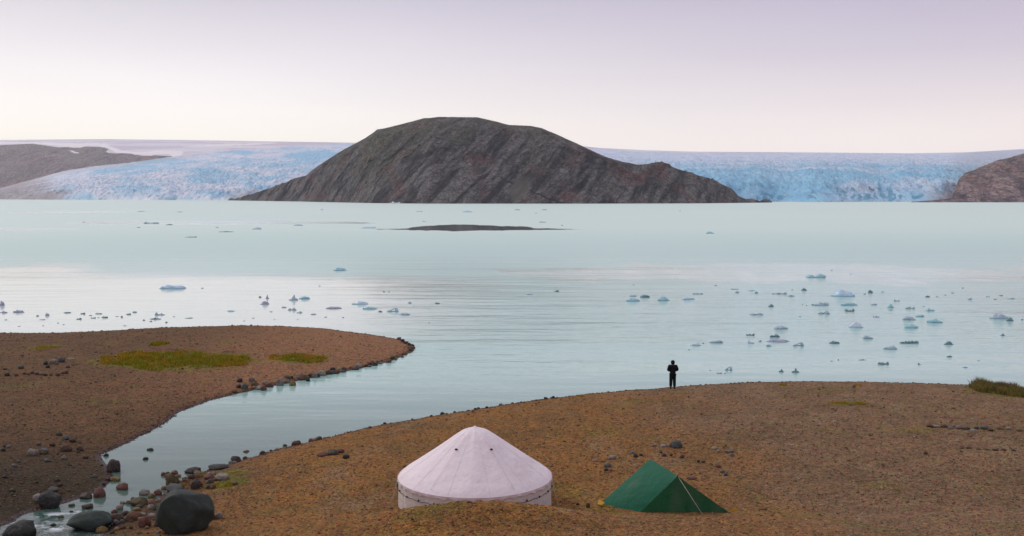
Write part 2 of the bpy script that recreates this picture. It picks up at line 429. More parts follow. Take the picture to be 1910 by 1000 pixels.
calm = np.maximum(calm, .40*lane(960, 2000, 510, 17, wX, wY, 15, .7)*(.6+.8*np.clip(fbm(wX*.3, wY*.06, 4, 16)+.5, 0, 1)))  # bright glitter on ruffled water, painted in through the calm mask
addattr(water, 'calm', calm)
sy = np.arange(12, 36.01, .2); sx_ = np.arange(-45, -5, .22)
SX, SY = np.meshgrid(sx_, sy); SZ = Wl(SX, SY) + (.05*fbm(SX*1.3, SY*1.3, 3, 31)+.03*noise(SX*3, SY*3, 32))*sstep(36, 34.5, SY)
stream = link('stream', np.stack([SX, SY, SZ], -1).reshape(-1, 3), gridfaces(*SX.shape), MAT_S); tag(stream, kind='structure')
addattr(stream, 'foam', (sstep(35.5, 33.5, SY)*.28).ravel() + np.minimum(1, sum(1.3*np.exp(-((SX-hit_w(px_, py_)[0])/rx_)**2-((SY-hit_w(px_, py_)[1])/ry_)**2) for px_, py_, rx_, ry_ in [(150, 952, .7, .35), (132, 942, .45, .35), (172, 946, .4, .4), (112, 984, .5, .3), (60, 978, .7, .3), (95, 962, .5, .3)])).ravel())

# ------------------------------------------------------------------ far terrain
def sheet(name, px, Yf, Yr, sil, base, mat, prof, disp, ns=120, back=.35, zback=-5, zbase=-1.0):
    """terrain rising from a front edge (Yf, base pixel row) to a ridge (Yr, silhouette row)"""
    nc = len(px); s = np.linspace(0, 1, ns)[:, None]; P = np.repeat(px[None, :], ns, 0)
    yf = Yf(px)[None, :]; yr = Yr(px)[None, :]
    Y = yf + (yr-yf)*s
    zr = z_at(sil(px), Yr(px))[None, :]
    Z = zbase + (np.maximum(zr, .5)-zbase)*prof(s, P)
    X0 = x_at(P, Y, Z)
    dz, dy = disp(X0, Y, Z, s, P)
    Z = Z + dz; Y2 = Y + dy
    nb = 12; t = np.linspace(0, 1, nb+1)[1:, None]
    Yb = yr + (yr*back)*t; Zb = Z[-1:] + (zback-Z[-1:])*t**1.6
    Xb = x_at(np.repeat(px[None, :], nb, 0), Yb, Zb)
    X = np.concatenate([X0, Xb]); Y = np.concatenate([Y2, Yb]); Z = np.concatenate([Z, Zb])
    o = link(name, np.stack([X, Y, Z], -1).reshape(-1, 3), gridfaces(*X.shape), mat); tag(o, kind='structure')
    return o, X, Y, Z
def m_hill(name, c1, c2, c3, green, sc=1.):
    m = M(name, .9, .1); x, y, z = m.xyz()[:3]
    v = m.map((.02*sc, .012*sc, .02*sc), (0, R(35), 0))
    a_ = m.math('SUBTRACT', m.math('MULTIPLY', x, .77*.045*sc), m.math('MULTIPLY', z, .64*.045*sc)); b_ = m.math('ADD', m.math('MULTIPLY', x, .64*.009*sc), m.math('MULTIPLY', z, .77*.009*sc))
    cx = m.n('ShaderNodeCombineXYZ'); m.l(a_, cx.inputs[0]); m.l(b_, cx.inputs[1]); m.l(m.math('MULTIPLY', y, .006*sc), cx.inputs[2])
    str_ = m.noise(1., 7, cx.outputs[0], rough=.68, dist=.5)
    cx2 = m.n('ShaderNodeVectorMath', operation='ADD'); m.l(m.pos, cx2.inputs[0]); q_ = m.n('ShaderNodeTexNoise'); q_.inputs['Scale'].default_value = .02; m.l(m.pos, q_.inputs['Vector']); q2 = m.n('ShaderNodeVectorMath', operation='SCALE'); m.l(q_.outputs['Color'], q2.inputs[0]); q2.inputs['Scale'].default_value = 60; m.l(q2.outputs[0], cx2.inputs[1])
    big = m.noise(.35, 5, v, rough=.6); fine = m.noise(.11*sc, 6, rough=.7)
    c = m.mix(m.rng(str_, .42, .57), c1, c2)
    c = m.mix(m.rng(m.noise(.9, 5, v), .52, .68, 0, .85), c, c3)
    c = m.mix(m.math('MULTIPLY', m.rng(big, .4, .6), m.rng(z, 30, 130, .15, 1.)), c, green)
    c = m.hsv(c, .5, 1., m.rng(fine, .33, .67, .5, 1.6)); cr = m.rng(m.vor(.045*sc, cx2.outputs[0], 'DISTANCE_TO_EDGE'), .0, .07, .55, 1.); c = m.hsv(c, .5, 1., cr); c = m.hsv(c, .5, 1., m.rng(m.noise(.35*sc, 3), .35, .65, .65, 1.35))
    c = m.mix(m.attr('dyke'), c, (.012, .013, .02)); c = m.mix(m.attr('slab'), c, m.mix(m.rng(str_, .35, .6), (.12, .11, .10), (.21, .195, .17)))
    c = m.mix(m.attr('snow'), c, (.93, .88, .86)); m.color(c); m.bump(m.math('ADD', fine, m.math('MULTIPLY', str_, 1.5)), 1., 16. if sc == 1. else 9.)
    return m.m
MAT_D = m_hill('dome_rock', (.026, .028, .040), (.215, .198, .195), (.19, .095, .095), (.13, .132, .095))
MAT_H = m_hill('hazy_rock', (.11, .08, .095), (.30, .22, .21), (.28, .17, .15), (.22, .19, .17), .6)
def m_ice(name, cap=False):
    m = M(name, .55, .3); x, y, z = m.xyz()[:3]
    n1 = m.noise(1., 5, m.map((.0030, .0012, .009)), rough=.6); n2 = m.noise(1., 6, m.map((.022, .006, .022)), rough=.75); n3 = m.noise(1., 4, m.map((.09, .022, .09)), rough=.75)
    white = (.80, .84, .94); blue = (.30, .66, .88); grey = (.26, .32, .46)
    if cap:
        c = m.mix(m.rng(m.noise(1., 6, m.map((.0011, .0016, .006))), .42, .55), (.60, .54, .62), (.80, .76, .80))
        c = m.hsv(c, .5, 1., m.rng(n2, .3, .7, .85, 1.1))
        c = m.mix(m.attr('snow'), c, (.93, .88, .86)); m.color(c); m.bump(n2, .6, 8.); return m.m
    c = m.mix(m.math('MULTIPLY', m.rng(n1, .34, .54), m.attr('blue')), white, blue)
    c = m.mix(m.rng(n2, .48, .62, 0, .7), c, (.20, .50, .76))
    c = m.mix(m.rng(n3, .55, .64, 0, .75), c, grey)
    c = m.mix(m.attr('deep'), c, (.05, .30, .46))
    c = m.mix(m.attr('dirt'), c, m.mix(m.rng(n2, .35, .65), (.26, .22, .24), (.42, .38, .42)))
    m.color(c); m.bump(m.math('ADD', n2, n3), 1., 10.)
    return m.m
MAT_I = m_ice('glacier_ice'); MAT_C = m_ice('ice_cap_snow', True)

# the rounded rocky hill in the middle
dsil = curve([(425, 373.5), (440, 372), (470, 362), (500, 352), (540, 338), (556, 331), (571, 328), (580, 319), (600, 305), (640, 280), (680, 259), (696, 248), (703, 242.5), (720, 240), (760, 230), (790, 222),
              (820, 219), (890, 220), (920, 227), (950, 234), (990, 236), (1010, 240), (1040, 252), (1090, 275), (1130, 293), (1160, 302), (1190, 308), (1215, 306), (1240, 307),
              (1260, 314), (1300, 327), (1340, 341), (1365, 352), (1378, 366), (1395, 373), (1420, 377), (1440, 378.5)])
dby = curve([(425, 374), (560, 376), (700, 379), (800, 380), (1100, 380), (1300, 379.5), (1440, 378)])
def y_of(py): return HC / np.tan(TH + np.arctan((py-CY)/F))
dpx = np.arange(425, 1441, 1.15)
def dome_disp(X, Y, Z, s, P):
    e = np.minimum(s*6, 1)*np.minimum((1-s)*2.2+.0, 1)
    hh = sstep(0, 60, Z)
    a = X*.010 - Z*.013
    st = ridged(a*1.6+Y*.003, Z*.006+X*.002, 5, 3, .55); b = fbm(X*.02, Y*.02, 5, 5, .6)
    cl = ridged(X*.006+Y*.004, Y*.011, 4, 8)
    f = ridged(a*5, Z*.03, 3, 13)
    edge = noise(X*.05, 0*X, 4)*.5 + noise(X*.13, 0*X, 6)*.3
    return (e*(st*9+b*13+cl*15+f*3.5)*(.3+.7*hh)*(1.1-.8*sstep(.45, .85, s)) + edge*1.4*sstep(.85, 1, s)*hh), e*(st*18+f*8+b*16)
dome, dX, dY, dZ = sheet('rocky_hill', dpx, lambda p: y_of(dby(p)), lambda p: y_of(dby(p))+60+430*np.clip((374-dsil(p))/150, 0, 1), dsil, None, MAT_D,
                 lambda s, P: 1-(1-s)**(1.75), dome_disp, ns=260, back=.25)
qx, qy = proj(dX.ravel(), dY.ravel(), dZ.ravel()); qx2 = qx+4*noise(qx*.06, qy*.06, 8); qy2 = qy+2*noise(qx*.08, qy*.08, 9)
dk = dseg(qx2, qy2, [(934, 331), (958, 344), (1000, 361), (1032, 374), (1050, 381)]); dk2 = dseg(qx2, qy2, [(1150, 381), (1156, 368), (1166, 352)]); dk3 = dseg(qx2, qy2, [(750, 302), (790, 290), (830, 276)])
addattr(dome, 'dyke', np.maximum(sstep(2.2, .8, dk), np.maximum(.7*sstep(2.5, .6, dk2), .6*sstep(7, 1, dk3+3*noise(qx*.1, qy*.2, 3)))))
addattr(dome, 'slab', .9*sstep(1., .5, np.hypot((qx2-962-(375-qy2)*.35)/22, (qy2-350)/34)))
# right glacier front between the hills
gsil = curve([(1000, 276), (1090, 277), (1120, 279), (1200, 284), (1300, 286), (1500, 286), (1650, 287), (1750, 287), (1830, 284), (1910, 279), (2200, 274)])
rpx = np.arange(1020, 2200, 1.6)
def ice_disp(X, Y, Z, s, P):
    e = sstep(0, .02, s); fade = 1-.75*sstep(.25, .95, s)
    r1 = ridged(X*.012, Y*.010, 4, 51, .6); r2 = noise(X*.06, Y*.022, 53)+.6*noise(X*.13, Y*.05, 54); big = fbm(X*.003, Y*.002, 3, 55)
    cl = noise(X*.02, Z*.02, 57)*12 + noise(X*.06, Z*.06, 58)*6
    return e*fade*(r1*12+r2*9+big*14), sstep(.12, 0, s)*cl + fade*e*r2*12
def ice_prof(s, P):   # cliff, then the long crevassed slope
    ys = np.where(s < .018, 376-(376-352)*(s/.018)**.7, 352 - (352-286)*((s-.018)/.982)**.42)
    return ys
def glacier(name, px, Yf, Yr, sil, cliff, ns, pw, mat=MAT_I, ck=.018, basey=376.5):
    s = np.linspace(0, 1, ns)[:, None]**1.7; P = np.repeat(px[None, :], ns, 0)
    yf = Yf(px)[None, :]; yr = Yr(px)[None, :]; Y = yf+(yr-yf)*s
    top = cliff(px)[None, :]; sl = sil(px)[None, :]
    pyy = np.where(s < ck, basey(px)[None, :]+(top-basey(px)[None, :])*(np.minimum(s/ck, 1))**.7, top+(sl-top)*(np.clip((s-ck)/(1-ck), 0, 1))**pw)
    Z = z_at(pyy, Y); Z = np.where(s == 0, -3, Z)
    X = x_at(P, Y, Z); dz, dy = ice_disp(X, Y, Z, s, P)
    sc = np.clip((basey(px)-sl)/60, .1, 1)
    Z = Z+dz*sc; Y = Y+dy
    o = link(name, np.stack([X, Y, Z], -1).reshape(-1, 3), gridfaces(*X.shape), mat); tag(o, kind='structure')
    return o, X, Y, Z, s+0*P, P, pyy
g, X, Y, Z, s_, P_, q_ = glacier('glacier', rpx, lambda p: np.full(p.shape, 2250.)+120*noise(p*.01, p*0, 2), lambda p: np.full(p.shape, 8200.), gsil,
          lambda p: 356+9*noise(p*.018, p*0, 7), 300, .40, basey=lambda p: np.full(p.shape, 377.))
addattr(g, 'blue', (np.clip(sstep(290, 325, q_)+.3*fbm(P_*.01, q_*.05, 3, 5), .15, 1)).ravel())
dp_ = sum(w_*np.exp(-((P_-a_)/sx_2)**2-((q_-b_)/sy_2)**2) for a_, b_, sx_2, sy_2, w_ in [(1425, 368, 30, 7, .8), (1455, 364, 22, 9, .8), (1515, 364, 11, 12, 1.1), (1578, 360, 20, 11, .9), (1605, 367, 22, 8, .9), (1642, 362, 17, 10, 1.5), (1668, 369, 14, 7, 1.3), (1710, 370, 16, 6, 1.), (1755, 359, 17, 7, 1.4)])
addattr(g, 'deep', (.8*sstep(.36, .85, dp_*(.72+2.4*fbm(P_*.09, q_*.12, 4, 62)))).ravel())
addattr(g, 'dirt', (.5*sstep(1745, 1800, P_ + 40*fbm(X*.01, Y*.004, 3, 9) + (q_-340)*.4)*.6 + .6*sstep(345, 372, q_)*sstep(1700, 1760, P_)).ravel())
# left glacier tongue
lsil = curve([(-300, 368), (-100, 362), (0, 351), (60, 335), (120, 319), (180, 310), (240, 304), (300, 296), (340, 291), (400, 284), (480, 278), (560, 273), (650, 269), (760, 266)])
lby = curve([(-300, 371.3), (0, 372), (250, 373), (440, 374), (600, 375), (760, 375)])
lpx = np.arange(-260, 740, 1.6)
g2, X, Y, Z, s_, P_, q_ = glacier('glacier', lpx, lambda p: y_of(lby(p)), lambda p: np.full(p.shape, 6800.), lsil,
          lambda p: lby(p) - np.minimum(9+4*noise(p*.02, p*0, 3), (lby(p)-lsil(p))*.5), 240, .7, basey=lby, ck=.03)
addattr(g2, 'blue', (sstep(-.25, .2, fbm(P_*.008-q_*.02, q_*.05, 3, 71))*sstep(60, 140, P_)).ravel())
addattr(g2, 'deep', (.8*sstep(366, 370, q_)*sstep(.05, .3, fbm(X*.008, Z*.01, 3, 66))*sstep(180, 240, P_)).ravel())
dd = np.maximum(sstep(120, 40, P_+ (q_-340)*-1.0 + 60*fbm(X*.004, Y*.003, 3, 5)), .9*sstep(365, 371, q_)*sstep(100, 60, P_))
dd = np.maximum(dd, .7*sstep(350, 372, q_)*sstep(400, 450, P_)); dd = np.maximum(dd, .35*sstep(10, 2, q_-lsil(P_))*sstep(420, 300, P_))
addattr(g2, 'dirt', dd.ravel())
# left hill behind the tongue, right hill, ice cap
hs = curve([(-500, 250), (-200, 262), (0, 271), (60, 268), (110, 275), (150, 273), (200, 275), (215, 284), (260, 288), (330, 292), (360, 300), (420, 310)])
def hz_disp(X, Y, Z, s, P):
    e = np.minimum(s*5, 1)*np.minimum((1-s)*4, 1); return e*(25*fbm(X*.004, Y*.004, 5, 81, .55)+16*ridged(X*.003, Y*.005, 4, 82)), 0
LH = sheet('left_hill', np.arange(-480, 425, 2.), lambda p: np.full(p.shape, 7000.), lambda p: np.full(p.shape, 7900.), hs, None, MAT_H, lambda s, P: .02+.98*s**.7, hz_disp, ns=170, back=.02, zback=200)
rs = curve([(1700, 376.5), (1735, 374), (1775, 370), (1782, 352), (1788, 336), (1800, 325), (1830, 313), (1860, 300), (1910, 289), (2000, 270), (2300, 240)])
def rh_disp(X, Y, Z, s, P):
    e = np.minimum(s*5, 1)*np.minimum((1-s)*4+.03, 1)*sstep(0, 40, Z); return e*(12*fbm(X*.01, Y*.01, 5, 91, .6)+8*ridged(X*.01+Z*.01, Y*.01, 4, 92)), e*10*fbm(X*.02, Z*.02, 3, 93)
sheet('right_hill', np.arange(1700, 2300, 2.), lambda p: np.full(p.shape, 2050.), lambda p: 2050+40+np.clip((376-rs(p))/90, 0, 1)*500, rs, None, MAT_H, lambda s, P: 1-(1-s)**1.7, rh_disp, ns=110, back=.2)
cs_ = curve([(-900, 262), (-100, 261), (0, 261), (200, 259.5), (400, 262), (650, 266), (900, 270), (1080, 272), (1120, 276), (1200, 280), (1300, 283), (1500, 284), (1700, 286), (1800, 284), (1910, 278), (2100, 272), (2900, 268)])
def cap_disp(X, Y, Z, s, P): return 6*fbm(X*.001, Y*.001, 3, 99)*np.minimum(s*4, 1)*np.minimum((1-s)*4, 1), 0
CAP = sheet('ice_cap', np.arange(-900, 2900, 3.), lambda p: np.full(p.shape, 8000.), lambda p: np.full(p.shape, 12500.), cs_, None, MAT_C,
      lambda s, P: .33+.67*s**.85, cap_disp, ns=120, back=.03, zback=300)
# snow lying in the saddle behind the left hill
SNOWP = [[(-400, 262), (0, 264.5), (60, 265.5), (140, 267), (196, 268), (206, 274), (224, 280), (246, 283), (268, 284), (300, 280), (344, 282), (338, 290), (322, 293), (318, 288), (292, 287), (280, 291), (262, 290), (236, 286), (214, 286), (196, 284), (203, 279), (188, 273), (165, 270.5), (150, 276), (130, 275), (112, 272), (62, 268), (0, 268), (-400, 266)],
         [(128, 280), (142, 283), (150, 287), (136, 285)], [(340, 273), (420, 268), (520, 267), (480, 270), (400, 273)], [(0, 0), (1, 0), (0, 1)]]
def snow_attr(o, X, Y, Z, amp=1.):
    px, py = proj(X.ravel(), Y.ravel(), Z.ravel()); px = px+3*noise(px*.15, py*.6, 8); py = py+.8*noise(px*.12, py*.5, 9)
    a = np.zeros(px.shape)
    for p in SNOWP: a = np.maximum(a, inside(px, py, p).astype(float))
    addattr(o, 'snow', a*amp)
snow_attr(*LH); snow_attr(*CAP)
# ------------------------------------------------------------------ air
hb = bmesh.new(); bmesh.ops.create_cube(hb, size=1)
for v in hb.verts: v.co = Vector((v.co.x*26000, 6600+v.co.y*15000, 398+v.co.z*808))
hm = bpy.data.materials.new('haze_air'); hm.use_nodes = True; ht = hm.node_tree; ht.nodes.clear()
ho = ht.nodes.new('ShaderNodeOutputMaterial'); hv = ht.nodes.new('ShaderNodeVolumePrincipled')
hv.inputs['Color'].default_value = (.93, .90, .98, 1); hv.inputs['Density'].default_value = 3.2e-5; hv.inputs['Anisotropy'].default_value = .2
ht.links.new(hv.outputs[0], ho.inputs['Volume'])
haze = from_bm('haze', hb, hm, smooth=False); tag(haze, kind='stuff')

# ------------------------------------------------------------------ stones
def ico(sub):
    bm = bmesh.new(); bmesh.ops.create_icosphere(bm, subdivisions=sub, radius=1)
    v = np.array([x.co[:] for x in bm.verts]); f = np.array([[a.index for a in y.verts] for y in bm.faces]); bm.free(); return v, f
ICO = {k: ico(k) for k in (1, 2, 3, 4)}
def lump(sub, seed, amp=.22, cuts=6, flat=.75, dr=(.62, .9), planes=()):
    v, f = ICO[sub]; v = v.copy(); r = np.random.default_rng(seed)
    for _ in range(cuts):                     # broken faces
        n = r.normal(size=3); n /= np.linalg.norm(n); d = r.uniform(*dr); k = v@n; e = np.maximum(k-d, 0); v -= e[:, None]*n*.9
    for n, d in planes:
        n = np.array(n, float); n /= np.linalg.norm(n); k = v@n; e = np.maximum(k-d, 0); v -= e[:, None]*n*.95
    v *= (1+amp*.6*(fbm(v[:, 0]*1.3+seed, v[:, 1]*1.3+v[:, 2]*1.7, 3, seed))+amp*.25*noise(v[:, 0]*5+v[:, 2]*3, v[:, 1]*5, seed+3))[:, None]
    v[:, 2] *= flat
    v -= (v.max(0)+v.min(0))/2; v /= np.ptp(v, 0)      # unit box centred at origin
    return v, f
STONES = []
for k in range(12):
    v, f = lump(3 if k < 4 else 2, 100+k, .3, 5+k % 4)
    me = bpy.data.meshes.new('stone_shape'); me.from_pydata(v.tolist(), [], f.tolist()); me.update()
    for p in me.polygons: p.use_smooth = True
    me.materials.append(MAT_R['brown']); STONES.append(me)
nst = 0
def stone(px, py, w, h, kind, label, group=None, cat='stone', name='stone', mesh=None, rz=None, xy=None, size=None, bury=.25):
    """py is the pixel row where the stone meets the ground"""
    global nst
    if xy is None:
        X, Y, ok = hit([px], [py]); X, Y = float(X[0]), float(Y[0]); k = Y/F/cs
        sx, sz = w*k, h*k*1.05; sy = sx*random.uniform(.7, .95)
        Y += sy*.35
    else:
        X, Y = xy; sx, sy, sz = size
    z0 = max(float(gz(X, Y)), float(Wl(X, Y))-.02)
    me = mesh or STONES[nst % 12] if (w or 0) < 18 or mesh else STONES[nst % 4]
    o = bpy.data.objects.new(name, me); COL.objects.link(o); nst += 1
    o.material_slots[0].link = 'OBJECT'; o.material_slots[0].material = MAT_R[kind]
    sz2 = sz/(1-bury)
    o.scale = (sx, sy, sz2); o.location = (X, Y, z0 + sz2*(.5-bury))
    o.rotation_euler = (random.uniform(-.08, .08), random.uniform(-.08, .08), (random.choice([0, math.pi]) + random.uniform(-.25, .25)) if rz is None else rz)
    return tag(o, label, cat, group)

# the big boulder beside the brook
v, f = lump(4, 911, .15, 3, .9, (.8, .95), [((.22, .1, 1), .64), ((-1, -.35, .1), .74), ((-.8, -.1, .6), .70), ((.5, -.5, .75), .72), ((.25, -1, .2), .66), ((.75, -.2, .62), .70), ((-.45, -.1, .85), .72), ((.9, -.6, -.2), .74), ((-.5, -.8, -.4), .74)])
bv = v.copy(); bme = bpy.data.meshes.new('boulder'); bme.from_pydata(bv.tolist(), [], f.tolist()); bme.update()
for p in bme.polygons: p.use_smooth = True
bme.materials.append(MAT_R['boulder'])
stone(333, 997, 116, 76, 'boulder', 'large dark grey-green boulder on the right bank of the brook', cat='boulder', name='boulder', mesh=bme, rz=0., bury=.10)
v, f = lump(4, 919, .12, 6, .5, (.6, .85)); bme2 = bpy.data.meshes.new('boulder'); bme2.from_pydata(v.tolist(), [], f.tolist()); bme2.update()
for p in bme2.polygons: p.use_smooth = True
bme2.materials.append(MAT_R['boulder'])
stone(160, 992, 86, 33, 'boulder', 'long low dark boulder lying in the brook left of the largest boulder', cat='boulder', name='boulder', mesh=bme2, rz=.15)
stone(88, 950, 44, 28, 'dark', 'rounded dark boulder in the brook upstream of the white rapid', cat='boulder', name='boulder', mesh=STONES[1])
stone(30, 1003, 62, 28, 'dark', 'dark reddish boulder cut off by the bottom left corner of the photo', cat='boulder', name='boulder', mesh=STONES[2])
stone(210, 882, 28, 23, 'dark', 'round dark brown boulder standing where the brook leaves its left bank', cat='boulder', name='boulder', mesh=STONES[3])
ST = [
 (213, 899, 21, 8, 'yellow', 'flat orange-brown stone just below the round dark boulder'), (226, 915, 25, 13, 'red', 'dark reddish stone in the middle of the brook narrows'),
 (182, 929, 24, 17, 'red', 'reddish brown rounded stone, the upper of a pair on the left bank of the brook'), (157, 932, 23, 11, 'brown', 'flatter brown stone left of the reddish rounded one in the brook'),
 (160, 950, 22, 8, 'dark', 'dark stone with white water breaking round it'), (68, 937, 17, 12, 'pale', 'pale grey stone left of the rounded dark boulder'),
 (98, 918, 20, 7, 'grey', 'flat grey stone on the left bank above the rounded dark boulder'), (58, 850, 21, 12, 'pale', 'pale grey rounded stone, leftmost of the row on the left bank'),
 (80, 847, 18, 8, 'grey', 'grey stone right beside the pale rounded one on the left bank'), (119, 843, 25, 11, 'brown', 'broad dark brown stone in the row on the left bank'),
 (121, 821, 15, 8, 'grey', 'light grey stone in the middle of the trio high on the left bank'), (108, 813, 13, 7, 'brown', 'brown stone at the upper left of the trio on the left bank'),
 (134, 827, 14, 6, 'dark', 'dark stone at the lower right of the trio on the left bank'), (148, 842, 14, 8, 'brown', 'small brown stone at the right end of the row on the left bank'),
 (88, 863, 14, 6, 'grey', 'small grey stone below the row on the left bank'), (197, 852, 10, 6, 'dark', 'small dark stone at the corner where brook meets left bank'),
 (279, 841, 15, 5, 'dark', 'flat dark stone breaking the brook water, the farther of two'), (270, 858, 11, 5, 'dark', 'small dark stone breaking the brook water, the nearer of two'),
 (438, 862, 20, 10, 'dark', 'dark rounded stone at the waterline of the right bank'), (458, 844, 12, 4, 'red', 'flat reddish stone just off the right bank in shallow water'),
 (404, 876, 40, 7, 'dark', 'long dark ledge of rock along the right bank waterline'), (358, 885, 34, 11, 'dark', 'dark flat stone at the top of the heap above the largest boulder'),
 (369, 892, 18, 11, 'yellow', 'orange-ochre stone in the heap above the largest boulder'), (388, 895, 20, 10, 'red', 'reddish slanting stone right of the orange-ochre one'),
 (412, 896, 26, 12, 'pale', 'pale greenish stone lying alone right of the heap'), (320, 908, 27, 22, 'moss', 'mossy brown stone at the upper left of the heap'),
 (324, 918, 34, 13, 'grey', 'grey-brown stone leaning on the top left of the largest boulder'), (365, 912, 22, 16, 'dark', 'dark red-brown stone touching the top right of the largest boulder'),
 (293, 924, 17, 11, 'red', 'red stone on the left side of the heap beside the brook'), (281, 930, 15, 9, 'yellow', 'yellowish stone just below the red one beside the brook'),
 (268, 924, 22, 10, 'grey', 'dark teal slanting slab with a pointed end in the brook'), (256, 946, 36, 16, 'moss', 'mossy stone with a dark red top left of the largest boulder'),
 (253, 955, 15, 6, 'yellow', 'small bright yellow-green stone below the mossy one'), (281, 940, 14, 8, 'yellow', 'ochre pebble-like stone against the left side of the largest boulder'),
 (280, 951, 15, 9, 'pale', 'pale stone against the left side of the largest boulder'), (246, 973, 32, 18, 'brown', 'olive brown stone between the two large boulders'),
 (267, 985, 26, 20, 'red', 'orange-brown stone at the lower left of the largest boulder'), (215, 974, 28, 14, 'brown', 'brown stone above the right end of the long low boulder'),
 (186, 996, 24, 12, 'yellow', 'ochre stone below the long low boulder at the bottom edge'), (281, 966, 14, 8, 'pale', 'small pale stone wedged left of the largest boulder'),
 (407, 968, 15, 12, 'pale', 'pale grey stone right of the largest boulder'), (396, 971, 12, 10, 'red', 'red stone between the largest boulder and a pale grey stone'),
 (390, 942, 13, 7, 'yellow', 'yellowish stone at the right shoulder of the largest boulder'), (437, 906, 12, 6, 'red', 'reddish stone alone on the slope right of the heap'),
 (645, 856, 14, 8, 'dark', 'dark stone at the right end of the reddish cluster left of the round tent'), (600, 852, 22, 8, 'red', 'broad reddish stone at the left end of the cluster left of the round tent'),
 (620, 850, 22, 10, 'brown', 'brown stone in the middle of the cluster left of the round tent'), (634, 846, 16, 7, 'red', 'reddish stone at the back of the cluster left of the round tent'),
 (1263, 837, 23, 14, 'grey', 'largest stone on the flat behind the green tent, humped and grey'), (1250, 835, 7, 6, 'pale', 'pale stone touching the left side of the humped grey stone'),
 (1238, 835, 12, 5, 'pale', 'flat pinkish stone second to the left of the humped grey stone'), (1222, 833, 9, 5, 'pale', 'small pale stone at the left end of the row with the humped grey stone'),
 (1111, 861, 10, 5, 'pale', 'leftmost stone of the scatter left of the green tent peak'), (1143, 858, 16, 7, 'pale', 'whitish topped stone left of the green tent peak'),
 (1134, 871, 17, 7, 'grey', 'grey stone below the whitish topped one left of the green tent'), (1131, 879, 9, 5, 'dark', 'dark stone of the pair low on the left of the green tent peak'),
 (1139, 880, 7, 4, 'pale', 'light stone of the pair low on the left of the green tent peak'), (1179, 848, 10, 7, 'pale', 'pale stone with a dark one in front above the green tent peak'),
 (1186, 853, 9, 6, 'dark', 'dark stone in front of the pale one above the green tent peak'), (1196, 851, 8, 4, 'dark', 'small dark stone right above the green tent peak'),
 (1233, 846, 8, 5, 'red', 'reddish stone upper right of the green tent peak'), (1240, 853, 9, 5, 'dark', 'dark flat stone right of the green tent peak'),
 (1252, 852, 6, 4, 'brown', 'small brown stone right of the dark flat one behind the green tent'), (1273, 855, 9, 8, 'red', 'dark red upright stone behind the green tent'),
 (1303, 863, 6, 4, 'dark', 'small dark stone left of a pair behind the green tent'), (1312, 864, 8, 4, 'brown', 'brown stone right of a pair behind the green tent'),
 (1334, 839, 13, 4, 'pale', 'flat pale stone right of the humped grey stone'), (1340, 845, 6, 5, 'pale', 'small whitish stone right of the humped grey stone'),
 (1362, 845, 18, 3, 'grey', 'long flat grey stone on the flat behind the green tent'), (1366, 852, 9, 5, 'grey', 'greenish grey stone below the long flat one'),
 (1340, 873, 11, 5, 'red', 'dull red stone right of the green tent ridge'), (1348, 882, 10, 5, 'brown', 'brown stone below the dull red one right of the green tent'),
 (1354, 889, 8, 7, 'grey', 'dark grey stone right of the green tent, lowest of its row'), (1291, 895, 20, 4, 'red', 'flat red stone right behind the green tent ridge'),
 (1097, 947, 8, 8, 'dark', 'black stone just left of the green tent corner'), (1078, 942, 7, 4, 'dark', 'smaller black stone between the two tents'),
 (1818, 809, 13, 7, 'pale', 'pale stone just in front of the stone row on the right flat'), (1727, 849, 9, 5, 'red', 'single reddish stone alone on the right flat'),
 (98, 680, 16, 8, 'grey', 'large grey stone in the middle of the rubble on the spit'), (84, 681, 9, 7, 'dark', 'dark stone left of the large grey one on the spit'),
 (113, 676, 13, 9, 'grey', 'blue grey stone at the top of the rubble on the spit'), (105, 681, 8, 4, 'red', 'red stone between two grey ones on the spit'),
 (131, 672, 15, 4, 'pale', 'flat pale stone at the upper right of the rubble on the spit'), (38, 690, 12, 6, 'grey', 'grey stone alone at the left of the rubble on the spit'),
 (88, 688, 9, 5, 'dark', 'dark stone below the large grey one on the spit'), (126, 687, 9, 4, 'dark', 'dark flat stone at the right of the rubble on the spit'),
 (118, 698, 13, 6, 'red', 'reddish stone at the lower right of the rubble on the spit'), (8, 691, 9, 4, 'brown', 'brown stone at the left edge of the photo on the spit'),
 (12, 703, 11, 6, 'dark', 'dark stone lowest at the left edge of the photo on the spit'),
 (491, 730, 12, 9, 'red', 'reddish stone standing in the water off the spit rubble'), (455, 728, 13, 10, 'grey', 'grey stone at the left end of the spit waterline rubble'),
 (475, 721, 15, 8, 'yellow', 'orange stone of the spit waterline rubble, left part'), (469, 714, 12, 7, 'grey', 'blue grey stone behind the orange one on the spit edge'),
 (521, 721, 15, 12, 'grey', 'greenish grey stone with weed in the spit waterline rubble'), (545, 720, 13, 9, 'yellow', 'orange stone right of the greenish grey one on the spit edge'),
 (560, 711, 15, 8, 'red', 'dull red stone of the spit waterline rubble, right part'), (574, 712, 9, 8, 'dark', 'dark stone right of the dull red one on the spit edge'),
 (586, 706, 12, 10, 'grey', 'blue grey stone at the right end of the spit waterline rubble'), (446, 715, 11, 7, 'dark', 'dark stone highest at the left of the spit waterline rubble'),
 (535, 715, 10, 6, 'dark', 'dark stone behind the greenish grey and orange ones on the spit edge'), (435, 734, 13, 4, 'brown', 'flat brown stone at the spit waterline, farthest left'),
 (640, 692, 12, 6, 'brown', 'brown stone on the spit edge halfway to its tip'), (612, 699, 12, 7, 'moss', 'weedy stone on the spit edge right of the rubble'),
]
for a in ST: stone(*a)
